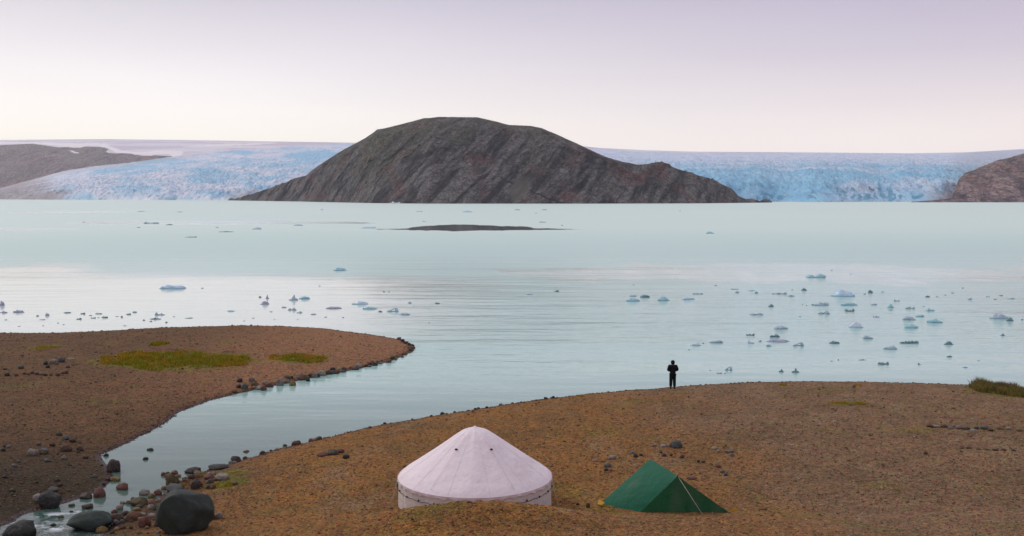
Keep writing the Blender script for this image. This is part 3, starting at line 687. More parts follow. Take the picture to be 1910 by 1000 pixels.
for px, py, w in [(1736, 799, 13), (1748, 799, 10), (1762, 800, 14), (1775, 801, 9), (1790, 801, 13), (1803, 801, 15), (1822, 802, 10), (1838, 802, 16), (1850, 804, 12), (1866, 803, 15), (1882, 803, 10), (1903, 805, 12)]:
    stone(px, py, w, random.uniform(4, 7), random.choice(['grey', 'grey', 'brown', 'pale']), 'stone of the upper dark stone row on the right flat', 'stones of the upper row on the right flat')
for px, py, w in [(1795, 838, 8), (1808, 838, 10), (1826, 839, 9), (1840, 840, 10), (1858, 841, 12), (1874, 841, 10), (1892, 843, 9)]:
    stone(px, py, w, random.uniform(3, 4), random.choice(['red', 'brown']), 'low reddish stone of the lower row on the right flat', 'stones of the lower row on the right flat')
for px, w in [(30, 7), (44, 8), (52, 7), (60, 8), (68, 8), (76, 9), (84, 8), (94, 7), (107, 9)]:
    stone(px, 701+random.uniform(-1.5, 1), w, random.uniform(4, 5.5), random.choice(['dark', 'brown', 'red']), 'small stone in the lowest straight line of rubble on the spit', 'stones of the lowest rubble line on the spit')
ADJ = {'brown': 'brown', 'grey': 'grey', 'dark': 'dark', 'red': 'reddish', 'pale': 'pale', 'yellow': 'ochre', 'moss': 'mossy', 'teal': 'teal', 'lilac': 'lilac-grey'}
SHP = {'slab': 'flat', 'ragged': 'ragged', 'mound': 'rounded', 'double': 'two-lobed'}
def recol(lab, k): return lab.replace('small ', 'small '+ADJ[k]+' ', 1) if lab.startswith('small') else ADJ[k]+' '+lab
def along(pts, n, label, group, sz, off, kinds, ):
    P = np.array([hit_w(*p) for p in pts]); L_ = np.r_[0, np.cumsum(np.hypot(*np.diff(P, axis=0).T))]
    for k in range(n):
        t = random.uniform(0, L_[-1]); x = np.interp(t, L_, P[:, 0]); y = np.interp(t, L_, P[:, 1])
        o = random.uniform(*off); s = random.uniform(*sz); s *= random.choice([1, 1, 1.5])
        kq = random.choice(kinds); stone(0, 0, 0, 0, kq, recol(label, kq), group, xy=(x+random.uniform(-.2, .2), y+o), size=(s, s*.8, s*.55))
mixk = ['brown', 'brown', 'red', 'grey', 'dark', 'moss', 'pale']
along([(440, 733), (500, 721), (580, 705), (660, 690)], 42, 'small stone of the waterline rubble along the near side of the spit', 'small stones of the spit waterline rubble', (.22, .42), (-.25, 1.1), mixk)
along([(660, 690), (720, 676), (755, 664)], 24, 'small stone at the near edge of the spit tip', 'small stones at the near edge of the spit tip', (.14, .3), (-.3, .9), mixk)
along([(745, 634), (771, 646), (768, 656), (745, 667)], 22, 'small stone awash at the tip of the spit', 'small stones awash at the tip of the spit', (.14, .28), (-.7, .5), ['brown', 'dark', 'red'])
along([(600, 819), (520, 838), (440, 862), (395, 876)], 20, 'small stone on the right bank waterline left of the round tent', 'small stones on the right bank waterline', (.1, .28), (-.5, .25), mixk)
along([(1100, 735), (1000, 747), (900, 762), (800, 778), (700, 795), (600, 819)], 18, 'small stone on the beach waterline behind the round tent', 'small stones on the beach waterline behind the round tent', (.1, .2), (-.35, .15), ['dark', 'brown', 'brown'])
hx = [(random.uniform(205, 300), random.uniform(935, 998)) for _ in range(34)] + [(random.uniform(300, 400), random.uniform(885, 915)) for _ in range(26)]
for px, py in hx:
    w = random.uniform(7, 15); kq = random.choice(['brown', 'yellow', 'brown', 'pale', 'red', 'moss', 'grey']); stone(px, py, w, w*random.uniform(.5, .75), kq, recol('small rounded cobble in the heap around the largest boulder', kq), 'cobbles heaped around the largest boulder')
for _ in range(30):
    px, py = random.uniform(0, 200), random.uniform(830, 940)
    w = random.uniform(5, 12); kq = random.choice(['brown', 'dark', 'grey', 'moss']); stone(px, py, w, w*.5, kq, recol('small stone half sunk in the dark left bank of the brook', kq), 'small stones on the dark left bank')
for _ in range(12):
    px, py = random.uniform(60, 260), random.uniform(925, 985)
    w = random.uniform(7, 15); stone(px, py, w, w*.4, random.choice(['brown', 'dark', 'moss']), 'small wet stone breaking the surface of the brook', 'small wet stones in the brook')

# gravel: pebbles nobody could count, one object
def gravel():
    n = 34000
    px = rng.uniform(-40, 1950, n); py = 606 + (1010-606)*rng.uniform(0, 1, n)**.9
    X, Y, ok = hit(px, py)
    X = X+rng.uniform(-.3, .3, n); Y = Y+rng.uniform(-.15, .15, n); d = bil(DG, X, Y)
    # denser rim of pebbles at the waterlines
    E = []
    for pts in (PR[1:20], PL[:22]):
        P = np.array(pts); L_ = np.r_[0, np.cumsum(np.hypot(*np.diff(P, axis=0).T))]; m = 3800
        t = rng.uniform(0, L_[-1], m); E.append((np.interp(t, L_, P[:, 0])+rng.normal(0, .25, m), np.interp(t, L_, P[:, 1])+rng.normal(0, .3, m)))
    ex = np.concatenate([e[0] for e in E]); ey = np.concatenate([e[1] for e in E])
    ed = bil(DG, ex, ey); k2 = (ed > -.12) & (ed < .7)
    k = ok & (d > .05)
    k &= ~(((X+1.4)**2+(Y-35)**2) < 2.9**2)
    X = np.r_[X[k], ex[k2]]; Y = np.r_[Y[k], ey[k2]]; m = len(X)
    Sz = rng.uniform(.014, .034, m)*(Y/35)**.75 * np.where(rng.uniform(0, 1, m) > .94, 1.9, 1)
    base, f = ICO[1]; Zg = np.maximum(gz(X, Y), Wl(X, Y)-.02)
    sc = rng.uniform(.65, 1.3, (m, 3)); sc[:, 2] *= .6; a = rng.uniform(0, 6.28, m)
    nb = len(base); bb = base[None]*(1+.25*rng.uniform(-1, 1, (m, nb, 1)))*sc[:, None]*Sz[:, None, None]
    c, s = np.cos(a)[:, None], np.sin(a)[:, None]
    V = np.stack([bb[..., 0]*c-bb[..., 1]*s+X[:, None], bb[..., 0]*s+bb[..., 1]*c+Y[:, None], bb[..., 2]+Zg[:, None]+.2*Sz[:, None]], -1).reshape(-1, 3)
    Fc = (f[None]+(np.arange(m)*nb)[:, None, None]).reshape(-1, 3)
    mm = M('gravel_pebbles', .85, .2); t = mm.attr('tone'); h = mm.attr('hue')
    x_ = mm.xyz()[0]; y_ = mm.xyz()[1]
    c1 = mm.mix(h, (.17, .078, .034), (.165, .115, .08)); c1 = mm.mix(mm.rng(h, .90, .94), c1, (.065, .042, .036)); c1 = mm.mix(mm.rng(h, .93, .95), c1, (.34, .29, .24))
    lx = mm.rng(mm.math('ADD', x_, mm.math('MULTIPLY', y_, .16)), -2.0, -10.0, smooth=True)
    tip = mm.math('MULTIPLY', mm.rng(y_, 50, 62, smooth=True), mm.rng(x_, -30, -12, smooth=True))
    lx = mm.math('MULTIPLY', lx, mm.math('SUBTRACT', 1., tip))
    c1 = mm.mix(mm.math('MULTIPLY', lx, .4), c1, (.05, .033, .022))
    mm.color(mm.hsv(c1, .5, 1., mm.rng(t, 0, 1, .55, 1.35)))
    o = link('gravel', V, Fc, mm.m, smooth=False); tag(o, kind='stuff')
    addattr(o, 'tone', np.repeat(rng.uniform(0, 1, m), nb)); addattr(o, 'hue', np.repeat(rng.uniform(0, 1, m), nb))
gravel()

# ------------------------------------------------------------------ grass
def m_grass(name, a, b, c):
    m = M(name, .8, .1); r = m.attr('tone'); k = m.mix(r, a, b); k = m.mix(m.rng(m.noise(.6, 3), .45, .62), k, c); m.color(k)
    m.set('Roughness', .8); return m.m
GR1 = m_grass('meadow_grass', (.20, .22, .016), (.36, .30, .02), (.44, .25, .028))
GR2 = m_grass('tall_grass', (.14, .15, .03), (.28, .19, .07), (.20, .12, .07))
def grass(spots, n, hgt, mat, label, wid=.025, spread=1.0):
    V = []; T = []
    X = []; Y = []
    tot = sum(s[2]*s[3] for s in spots)
    for (px, py, wx, wy) in spots:
        a, b = hit_w(px, py); _, b2 = hit_w(px, py-wy); _, b3 = hit_w(px, py+wy); sx = wx*b/F; sy = max((b2-b3)/2, .2)
        k = int(n*wx*wy/tot); t = rng.uniform(0, 6.283, k); r = rng.uniform(0, 1, k)**.5
        ed = 1+.28*noise(t*1.3, t*0+px, 3)
        X.append(a+np.cos(t)*r*sx*ed); Y.append(b+np.sin(t)*r*sy*ed)
    X = np.concatenate(X); Y = np.concatenate(Y)
    cl = noise(X*1.2, Y*1.2, 33); k = cl > rng.uniform(-.7, .3, len(X)); X, Y, cl = X[k], Y[k], cl[k]; m = len(X)
    Z = gz(X, Y)-.01; a = rng.uniform(0, 6.283, m); H = hgt*rng.uniform(.45, 1.1, m)*(.8+.6*cl); w = wid*rng.uniform(.6, 1.3, m)
    lx, ly = rng.normal(0, .28, m)*H, rng.normal(0, .28, m)*H
    dx, dy = np.cos(a)*w, np.sin(a)*w
    P = np.stack([X-dx, Y-dy, Z, X+dx, Y+dy, Z, X+dx*.7+lx*.4, Y+dy*.7+ly*.4, Z+H*.6, X-dx*.7+lx*.4, Y-dy*.7+ly*.4, Z+H*.6, X+lx, Y+ly, Z+H], -1).reshape(-1, 3)
    b = (np.arange(m)*5)[:, None]
    Fc = np.concatenate([b+[0, 1, 2], b+[0, 2, 3], b+[3, 2, 4]])
    o = link('grass', P, Fc, mat, smooth=False); addattr(o, 'tone', np.repeat(rng.uniform(0, 1, m), 5))
    return tag(o, label, kind='stuff')
grass([(250, 685, 54, 13), (310, 687, 80, 18), (390, 687, 75, 12), (440, 688, 28, 9)], 15000, .26, GR1, 'long patch of green and yellow grass on the spit', .03)
grass([(540, 678, 38, 7), (580, 679, 30, 7)], 3400, .18, GR1, 'smaller yellow-green grass patch near the spit tip', .03)
grass([(298, 657, 15, 4)], 900, .25, GR1, 'single dark tuft of grass above the long grass patch', .03)
grass([(85, 664, 22, 4)], 500, .12, GR1, 'thin yellowish grass above the rubble on the spit', .03)
grass([(1860, 737, 44, 12), (1905, 745, 35, 12), (1850, 731, 30, 6)], 9000, .5, GR2, 'clump of tall brown-green grass at the right edge of the beach', .02)
grass([(1565, 770, 22, 3), (1605, 771, 12, 3)], 900, .08, GR1, 'flat yellow-green turf patch on the beach behind the green tent', .03)
grass([(425, 893, 26, 4), (330, 912, 12, 10), (415, 918, 30, 5)], 1600, .07, GR1, 'moss and short grass between the cobbles by the brook', .02)
grass([(1082, 744, 8, 2), (1460, 727, 6, 2), (1680, 735, 6, 2), (1600, 728, 5, 2)], 400, .12, GR1, 'sparse small tufts of grass near the beach waterline', .02)

# ------------------------------------------------------------------ ice floes
def m_floe(name, c, c2, low, rough=.35):
    m = M(name, rough, .5); v = m.obj(); k = m.mix(m.rng(m.noise(2.2, 5), .35, .65), c, c2)
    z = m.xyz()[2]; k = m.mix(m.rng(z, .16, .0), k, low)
    m.color(k); m.bump(m.noise(5, 5), .5, .1); return m.m
MAT_F = {
 'pale': m_floe('pale_blue_ice', (.48, .68, .84), (.58, .74, .86), (.20, .42, .50)),
 'teal': m_floe('teal_ice', (.28, .54, .64), (.44, .68, .74), (.16, .38, .42)),
 'grey': m_floe('grey_ice', (.36, .48, .58), (.52, .62, .70), (.22, .34, .38)),
 'dark': m_floe('dark_clear_ice', (.12, .24, .29), (.24, .37, .42), (.08, .16, .18)),
 'white': m_floe('white_ice', (.72, .78, .84), (.60, .70, .80), (.30, .50, .60)),
 'turq': m_floe('turquoise_ice', (.32, .58, .64), (.45, .68, .72), (.18, .46, .50)),
 'lilac': m_floe('lilac_ice', (.36, .36, .50), (.44, .44, .56), (.22, .28, .38)),
}
def floe(px, py, w, h, kind, shape, label, group=None, cat='ice floe', name='ice_floe'):
    X, Y = hit_w(px, py); k = Y/F; sx = w*k; sz = h*k*.82; rr_ = random.Random(int(px*31+py*7))
    depth = min(sx*.55, 1.2+sx*.3); seed = int(px*13+py*5)
    sub = 3 if w >= 18 else 2
    parts = []
    def add(cx, cy, ax, ay, az, zz=0.):
        v, f = lump(sub, seed+len(parts)*7, .5, 5, 1.)
        v = v*np.array([ax, ay, az*2])
        v[:, 2] += noise(v[:, 0]*6/ax, v[:, 1]*4/ay, seed)*az*.22
        v += np.array([cx, cy, zz]); v[:, 2] = np.maximum(v[:, 2], -.12); parts.append((v, f))
    if shape == 'slab': add(0, 0, sx, depth, sz*.85); add(sx*rr_.uniform(-.25, .25), 0, sx*.45, depth*.7, sz)
    elif shape == 'mound': add(0, 0, sx, depth, sz*.55); add(-sx*.03, 0, sx*.62, depth*.9, sz); add(sx*.2, .1, sx*.4, depth*.6, sz*.8)
    elif shape == 'double': add(-sx*.28, 0, sx*.46, depth, sz*.7); add(sx*.2, 0, sx*.62, depth, sz)
    elif shape == 'ragged':
        add(0, 0, sx*.9, depth, sz*.4)
        for q in range(4): add(sx*rr_.uniform(-.4, .4), depth*rr_.uniform(-.2, .2), sx*rr_.uniform(.14, .3), depth*.5, sz*rr_.uniform(.55, 1.))
    elif shape == 'chain':
        for q in range(5): add(sx*(-.42+.21*q), depth*rr_.uniform(-.1, .1), sx*.27, depth*.5, sz*rr_.uniform(.35, 1.))
    elif shape == 'spire':
        add(0, 0, sx, depth, sz*.42); add(sx*.03, 0, sx*.44, depth*.5, sz*.75); add(sx*.06, 0, sx*.24, depth*.35, sz*1.0)
    elif shape == 'arch':
        add(-sx*.30, 0, sx*.42, depth*.5, sz*.45); add(sx*.28, 0, sx*.34, depth*.6, sz*.95); add(0, depth*.2, sx*.8, depth*.4, sz*.22)
        v, f = lump(sub, seed+9, .3, 3, 1.); v = v*np.array([sx*.55, depth*.3, sz*.3]); v[:, 2] += sz*.62-v[:, 0]*-.35; v[:, 0] -= sx*.02; parts.append((v, f))
    nv = 0; VV = []; FF = []
    for v, f in parts: VV.append(v); FF.append(f+nv); nv += len(v)
    o = link(name, np.concatenate(VV), np.concatenate(FF), MAT_F[kind], smooth=True)
    o.location = (X, Y+depth*.3, -.02); return tag(o, label, cat, group)
FL = [
 (1575, 553, 46, 14, 'pale', 'mound', 'largest pale blue ice floe, smooth and mound shaped, on the right of the lake'),
 (1524, 518, 36, 9, 'teal', 'double', 'double-humped teal ice floe farthest out above the largest mound'),
 (1534, 570, 36, 9, 'grey', 'ragged', 'ragged grey ice floe with raised ends below and left of the largest mound'),
 (1586, 570, 32, 7, 'teal', 'slab', 'flat dark teal ice floe directly below the largest mound'),
 (1586, 581, 21, 7, 'dark', 'ragged', 'dark knobbly ice floe just under the flat dark teal one'),
 (1538, 586, 22, 8, 'grey', 'double', 'grey ice floe rising to the right, below the ragged grey one with raised ends'),
 (1598, 611, 31, 12, 'white', 'mound', 'ice floe with a white hollow cap and turquoise foot'),
 (1696, 597, 30, 9, 'grey', 'mound', 'grey ice floe with a dark base, left of a teal pair on the right'),
 (1717, 591, 19, 5, 'teal', 'slab', 'small flat dark green ice floe touching the grey one with a dark base'),
 (1745, 602, 31, 9, 'teal', 'slab', 'oval teal ice floe on the right, lying low and smooth'),
 (1702, 612, 28, 9, 'turq', 'slab', 'light turquoise ice floe below the grey one with a dark base'),
 (1866, 595, 34, 14, 'grey', 'mound', 'big grey ice floe with a peaked top near the right edge of the photo'),
 (1885, 599, 16, 9, 'dark', 'mound', 'dark rounded ice floe touching the big peaked one at the right edge'),
 (1871, 626, 9, 6, 'dark', 'spire', 'small cross-shaped dark ice piece below the big peaked floe'),
 (1619, 632, 22, 8, 'grey', 'slab', 'grey slanting ice floe below the white capped one'),
 (1491, 646, 22, 10, 'grey', 'arch', 'thin ragged ice floe with an open arch near the long flat one'),
 (1557, 641, 21, 6, 'dark', 'slab', 'dark flat-topped rectangular ice floe'),
 (1662, 652, 27, 9, 'grey', 'slab', 'grey wedge of ice in the lower right of the drift'),
 (1698, 641, 32, 8, 'dark', 'chain', 'long dark chain of ice lumps with the tallest at its right end'),
 (1771, 643, 19, 8, 'dark', 'mound', 'solitary dark pointed mound of ice on the right'),
 (1772, 666, 12, 4, 'dark', 'slab', 'little dark ice sliver below the solitary dark mound'),
 (1648, 680, 23, 8, 'dark', 'ragged', 'ragged dark ice floe with a white speck, near the beach on the right'),
 (1737, 580, 20, 8, 'teal', 'ragged', 'teal ice floe with a raised left end, above the oval teal one'),
 (1698, 576, 17, 6, 'grey', 'chain', 'grey pair of joined ice lumps above the flat dark green one'),
 (1662, 574, 14, 8, 'turq', 'mound', 'very pale rounded ice floe between the largest mound and the grey pair'),
 (1636, 592, 15, 5, 'lilac', 'ragged', 'faint lilac ice scrap left of the light turquoise floe'),
 (1631, 569, 13, 4, 'grey', 'slab', 'small flat grey ice floe right of the flat dark teal one'),
 (1673, 562, 12, 5, 'grey', 'ragged', 'small broken grey ice piece above the very pale rounded floe'),
 (1181, 562, 26, 8, 'teal', 'slab', 'leftmost teal ice floe of the group above the standing person'),
 (1204, 555, 20, 7, 'dark', 'slab', 'dark ice floe second from the left in the group above the person'),
 (1181, 553, 14, 3, 'lilac', 'slab', 'faint lilac ice sliver just behind the leftmost teal floe'),
 (1238, 561, 24, 10, 'teal', 'mound', 'thick dark green-teal ice floe above the person, darkest of its group'),
 (1285, 559, 30, 6, 'pale', 'slab', 'long pale ice floe right of the thick green-teal one'),
 (1302, 549, 19, 5, 'grey', 'chain', 'thin grey ice chain above the long pale floe'),
 (1454, 549, 26, 5, 'grey', 'chain', 'narrow beaded grey ice chain in the middle right of the lake'),
 (1476, 553, 14, 4, 'grey', 'slab', 'small grey ice slab just below the beaded chain'),
 (1500, 542, 11, 6, 'dark', 'mound', 'small dark stacked ice piece left of the largest mound'),
 (1439, 572, 12, 6, 'dark', 'mound', 'small dark lump of ice below the beaded chain'),
 (1412, 588, 27, 6, 'grey', 'double', 'flat ice floe with a dark tail rising at its right'),
 (1457, 614, 28, 8, 'grey', 'slab', 'grey ice floe with a pale tip above the long flat one'),
 (1400, 626, 18, 6, 'dark', 'ragged', 'dark ice floe above left of the long flat one'),
 (1446, 629, 19, 7, 'dark', 'double', 'dark two-part ice floe right above the long flat one'),
 (1401, 641, 16, 10, 'white', 'ragged', 'cluster of small whitish ice lumps left of the long flat floe'),
 (1451, 638, 52, 6, 'lilac', 'slab', 'longest flat lilac-grey ice floe'),
 (1434, 646, 12, 5, 'teal', 'mound', 'little teal ice dome below the longest flat floe'),
 (1337, 640, 29, 7, 'grey', 'slab', 'grey notched ice floe right of the whitish one, above the person'),
 (1298, 645, 22, 7, 'white', 'mound', 'whitish ice floe nearest to the standing person'),
 (1360, 691, 15, 10, 'grey', 'arch', 'arched ice scrap close to the beach right of the person'),
 (1458, 694, 10, 9, 'dark', 'spire', 'pointed dark ice piece, left of a twin pair near the beach'),
 (1484, 695, 15, 11, 'dark', 'spire', 'pointed dark ice piece, right and broader of a twin pair near the beach'),
 (1342, 697, 13, 3, 'grey', 'slab', 'thin ice sliver below left of the arched scrap'),
 (1324, 436, 18, 5, 'teal', 'slab', 'lone dark teal ice floe far out right of the dark calm patch'),
 (632, 505, 29, 7, 'teal', 'mound', 'lone teal ice floe far out above the middle floe group'),
 (498, 557, 8, 10, 'lilac', 'spire', 'upright lilac ice lump at the left end of the middle group'),
 (493, 568, 18, 8, 'lilac', 'mound', 'lilac ice floe with a point below, left in the middle group'),
 (485, 555, 6, 4, 'dark', 'slab', 'small dark ice bit left of the upright lilac lump'),
 (547, 560, 18, 13, 'grey', 'spire', 'ice floe with a thin spire in the middle group'),
 (567, 558, 22, 7, 'teal', 'slab', 'flat teal ice floe touching the one with a spire'),
 (545, 579, 17, 7, 'grey', 'double', 'grey ice floe below the one with a spire'),
 (530, 574, 12, 3, 'grey', 'slab', 'thin grey ice sliver left of the grey floe below the spire'),
 (558, 584, 11, 5, 'grey', 'ragged', 'small grey ice piece lowest under the spire floe'),
 (622, 576, 32, 5, 'lilac', 'slab', 'long thin lilac ice floe in the middle of the lake'),
 (672, 568, 35, 7, 'pale', 'mound', 'pale blue ice floe in the middle of the lake'),
 (690, 577, 30, 6, 'teal', 'slab', 'slanting teal ice floe directly below the pale blue one'),
 (708, 582, 10, 4, 'dark', 'slab', 'dark ice bit at the right end of the slanting teal floe'),
 (733, 582, 23, 10, 'teal', 'arch', 'dark teal ice floe with a hollow and raised right end'),
 (754, 588, 25, 5, 'grey', 'slab', 'grey-blue flat ice floe lowest right of the middle group'),
 (319, 539, 50, 9, 'pale', 'slab', 'long pale blue ice floe with an upturned tip on the left of the lake'),
 (34, 583, 23, 6, 'lilac', 'slab', 'flat lilac ice floe near the left edge of the photo'),
 (3, 570, 10, 11, 'lilac', 'mound', 'tall lilac ice lump cut by the left edge of the photo'),
 (5, 584, 16, 5, 'lilac', 'slab', 'low lilac ice slab cut by the left edge below the tall lump'),
 (87, 589, 9, 7, 'grey', 'mound', 'small pointed grey ice lump right of the flat lilac floe'),
 (184, 586, 16, 3, 'dark', 'slab', 'thin dark lens of ice off the left spit'),
 (298, 588, 20, 7, 'grey', 'ragged', 'broken grey ice floe off the spit, right end of the row'),
 (288, 596, 21, 5, 'dark', 'chain', 'dark ice chain just below the broken grey floe off the spit'),
 (736, 379.9, 23, 5, 'white', 'ragged', 'white-blue iceberg at the foot of the rocky hill'),
 (872, 396, 22, 4, 'pale', 'slab', 'pale distant ice floe in front of the rocky hill'),
 (687, 426, 29, 4, 'pale', 'slab', 'pale blue distant ice floe at the left end of the dark calm patch'),
 (281, 417, 27, 3, 'dark', 'chain', 'dark distant ice streak on the bright lane, left of the middle'),
 (315, 420, 14, 3, 'dark', 'slab', 'dark distant ice bit right of the dark streak'),
 (479, 428, 18, 5, 'grey', 'slab', 'distant dark grey-blue ice floe below the bright lane'),
 (556, 421, 17, 3, 'grey', 'slab', 'distant thin grey ice floe on the right part of the bright lane'),
 (420, 433, 30, 2, 'dark', 'slab', 'very thin distant dark ice streak left of the grey-blue floe'),
 (355, 443, 20, 3, 'dark', 'chain', 'row of three tiny dark ice lumps far out on the left'),
 (1038, 544, 10, 4, 'dark', 'slab', 'single small dark ice bit in the empty middle of the lake'),
]
for a in FL: floe(*a)
small = {
 ('tiny ice bit drifting in the right part of the lake', 'tiny ice bits in the right part of the lake'):
   [(1613, 549, 5, 3), (1624, 546, 9, 7), (1647, 545, 7, 2), (1730, 554, 11, 4), (1749, 554, 6, 2), (1763, 551, 6, 2), (1777, 547, 8, 2), (1796, 538, 5, 4), (1809, 559, 9, 4), (1844, 554, 8, 3),
    (1867, 552, 8, 3), (1857, 559, 7, 2), (1888, 558, 14, 3), (1662, 579, 10, 2), (1907, 597, 5, 3), (1610, 672, 18, 2), (1564, 672, 5, 3), (1716, 680, 9, 4), (1801, 686, 10, 3), (1826, 673, 7, 2),
    (1552, 674, 9, 2), (1492, 591, 5, 2), (1515, 569, 3, 4), (1505, 570, 3, 3), (1497, 568, 3, 2), (1478, 541, 3, 2), (1552, 505, 4, 2), (1587, 512, 4, 2), (1724, 572, 5, 2)],
 ('tiny ice bit drifting right of the standing person', 'tiny ice bits near the person'):
   [(1370, 540, 17, 2), (1375, 546, 9, 4), (1402, 543, 18, 2), (1411, 547, 7, 5), (1334, 533, 7, 3), (1182, 532, 5, 2), (1418, 637, 6, 4), (1325, 691, 5, 2), (1312, 641, 5, 3), (1285, 653, 4, 2), (1352, 697, 4, 3)],
 ('tiny ice bit drifting in the middle of the lake', 'tiny ice bits in the middle of the lake'):
   [(764, 566, 9, 4), (815, 567, 11, 4), (716, 545, 5, 3), (725, 545, 8, 2), (596, 534, 4, 2), (800, 603, 4, 3), (584, 587, 12, 3), (607, 592, 6, 2), (505, 582, 8, 2), (430, 581, 15, 3), (988, 550, 14, 2),
    (472, 594, 5, 2), (512, 596, 4, 2), (555, 596, 4, 2), (455, 599, 4, 2), (640, 593, 5, 2)],
 ('tiny dark ice bit in the scattered line off the left spit', 'tiny ice bits off the left spit'):
   [(69, 590, 6, 3), (124, 584, 14, 3), (154, 586, 9, 4), (147, 596, 10, 4), (174, 594, 11, 4), (194, 593, 13, 4), (183, 593, 5, 2), (218, 591, 9, 2), (227, 592, 5, 4), (237, 587, 12, 4), (251, 583, 9, 3),
    (268, 598, 8, 3), (281, 600, 5, 3), (310, 602, 8, 3), (351, 594, 17, 2), (324, 591, 5, 2), (78, 597, 11, 2), (108, 603, 5, 2), (80, 608, 4, 2), (35, 609, 5, 2), (377, 538, 6, 2), (232, 608, 9, 2), (10, 597, 6, 2), (118, 606, 4, 2), (168, 589, 7, 2)],
 ('tiny distant ice speck far out below the glaciers', 'tiny distant ice specks far out'):
   [(262, 395, 15, 2), (335, 396, 11, 2), (405, 425, 9, 2), (791, 414, 9, 3), (1012, 415, 15, 2), (155, 415, 9, 2), (1015, 392, 12, 2), (782, 395, 14, 1.6), (965, 392, 12, 2), (600, 392, 5, 2), (1048, 421, 4, 2), (258, 425, 8, 2), (1000, 398, 6, 1.5), (1268, 394, 6, 1.5)],
}
for (lab, grp), pts in small.items():
    for px, py, w, h in pts:
        kq = random.choice(['dark', 'grey', 'teal', 'grey', 'lilac'] if 'left spit' not in lab else ['dark', 'dark', 'grey']); sq = random.choice(['slab', 'ragged', 'mound', 'double'])
        if w > 3.2*h: sq = 'slab'
        l2 = lab.replace('tiny dark ', 'tiny ').replace('tiny ', 'tiny %s %s ' % (SHP[sq], ADJ[kq]), 1)
        floe(px, py, w, h, kq, sq, l2, grp, cat='ice floe')

# ------------------------------------------------------------------ cloth, rope materials
def m_cloth(name, c, c2, sc=1., rough=.85):
    m = M(name, rough, .15); v = m.obj(); k = m.mix(m.rng(m.noise(1.1*sc, 5, v), .3, .7), c, c2); m.color(k)
    m.bump(m.math('ADD', m.noise(2.5*sc, 4, v), m.math('MULTIPLY', m.noise(120, 2, v), .08)), .8, .09); k2 = m.mix(m.rng(m.noise(.8, 6, m.map((1, 1, .25), v=v)), .56, .72, 0, .18), k, (.30, .24, .20)); m.color(k2); return m.m
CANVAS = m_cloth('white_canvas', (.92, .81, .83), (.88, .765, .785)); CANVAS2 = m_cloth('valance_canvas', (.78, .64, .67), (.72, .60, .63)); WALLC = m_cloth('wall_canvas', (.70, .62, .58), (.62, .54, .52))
GREEN = m_cloth('green_nylon', (.008, .105, .055), (.012, .13, .070), rough=.6); GREEN2 = m_cloth('green_door_nylon', (.024, .13, .058), (.020, .11, .045), rough=.7)
YEL = m_cloth('yellow_webbing', (.60, .36, .04), (.52, .30, .04)); ROPE = m_cloth('pale_rope', (.52, .50, .42), (.48, .46, .38)); DARKR = m_cloth('dark_cord', (.05, .035, .05), (.06, .04, .05))
def tube(pts, r, n=6):
    bm = bmesh.new(); rings = []
    P = [Vector(p) for p in pts]
    for i, p in enumerate(P):
        t = (P[min(i+1, len(P)-1)]-P[max(i-1, 0)]).normalized(); a = t.cross(Vector((0, 0, 1)) if abs(t.z) < .95 else Vector((1, 0, 0))).normalized(); b = t.cross(a)
        rings.append([bm.verts.new(p+a*r*math.cos(k*2*math.pi/n)+b*r*math.sin(k*2*math.pi/n)) for k in range(n)])
    for A, B in zip(rings[:-1], rings[1:]):
        for k in range(n): bm.faces.new((A[k], A[(k+1) % n], B[(k+1) % n], B[k]))
    bm.faces.new(rings[0][::-1]); bm.faces.new(rings[-1]); return bm

# ------------------------------------------------------------------ round white tent
TY = 35.0; TXc = x_at(886, TY, 1.6); RR = 2.76
tz = .42
tent = thing('round_tent', (TXc, TY, tz), 0, label='large round white canvas tent with a conical roof standing behind a gravel bank', cat='tent')
RIM = 1.64-tz; AP = 3.50-tz
def roofr(t):            # radius -> height over tent base
    r = t*RR; h = AP + .10 - (AP+.10-RIM-.03)*t - .01*math.sin(math.pi*t)
    k = .12; return r, h - (0.17*math.exp(-(t/k)**2))
NS = 96
bm = bmesh.new(); rings = []
top = bm.verts.new((0, 0, roofr(0)[1]))
ts = [.015, .03, .05, .08, .11, .15, .2, .28, .38, .5, .62, .74, .85, .93, .97, .99, 1.0, 1.008]
for t in ts:
    r, h = roofr(min(t, 1))
    if t > .93: h -= (t-.93)**2*12; r = RR*min(t, 1.004)
    ring = []
    for k in range(NS):
        a = 2*math.pi*k/NS; sag = -.034*math.sin(math.pi*min(t, 1))*abs(math.sin(a*6))
        ring.append(bm.verts.new((r*math.cos(a), r*math.sin(a), h+sag)))
    rings.append(ring)
for k in range(NS): bm.faces.new((top, rings[0][k], rings[0][(k+1) % NS]))
for A, B in zip(rings[:-1], rings[1:]):
    for k in range(NS): bm.faces.new((A[k], B[k], B[(k+1) % NS], A[(k+1) % NS]))
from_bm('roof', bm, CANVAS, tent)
def band(z0, z1, rad, wob, scallop=0., n=288, rows_=5, seedk=0):
    bm = bmesh.new(); rg = []
    for q in range(rows_):
        f = q/(rows_-1); ring = []
        for k in range(n):
            a = 2*math.pi*k/n
            zz = z0+(z1-z0)*f
            if scallop: zz = z0+(z1-scallop*abs(math.sin(a*18))-z0)*f
            r = rad + wob*f*(math.sin(a*31+seedk)*.6+math.sin(a*53+2)*.4)
            ring.append(bm.verts.new((r*math.cos(a), r*math.sin(a), zz)))
        rg.append(ring)
    for A, B in zip(rg[:-1], rg[1:]):
        for k in range(n): bm.faces.new((A[k], B[k], B[(k+1) % n], A[(k+1) % n]))
    return bm
from_bm('wall', band(RIM-.06, -.08, RR-.025, .022, n=360, rows_=8), WALLC, tent)
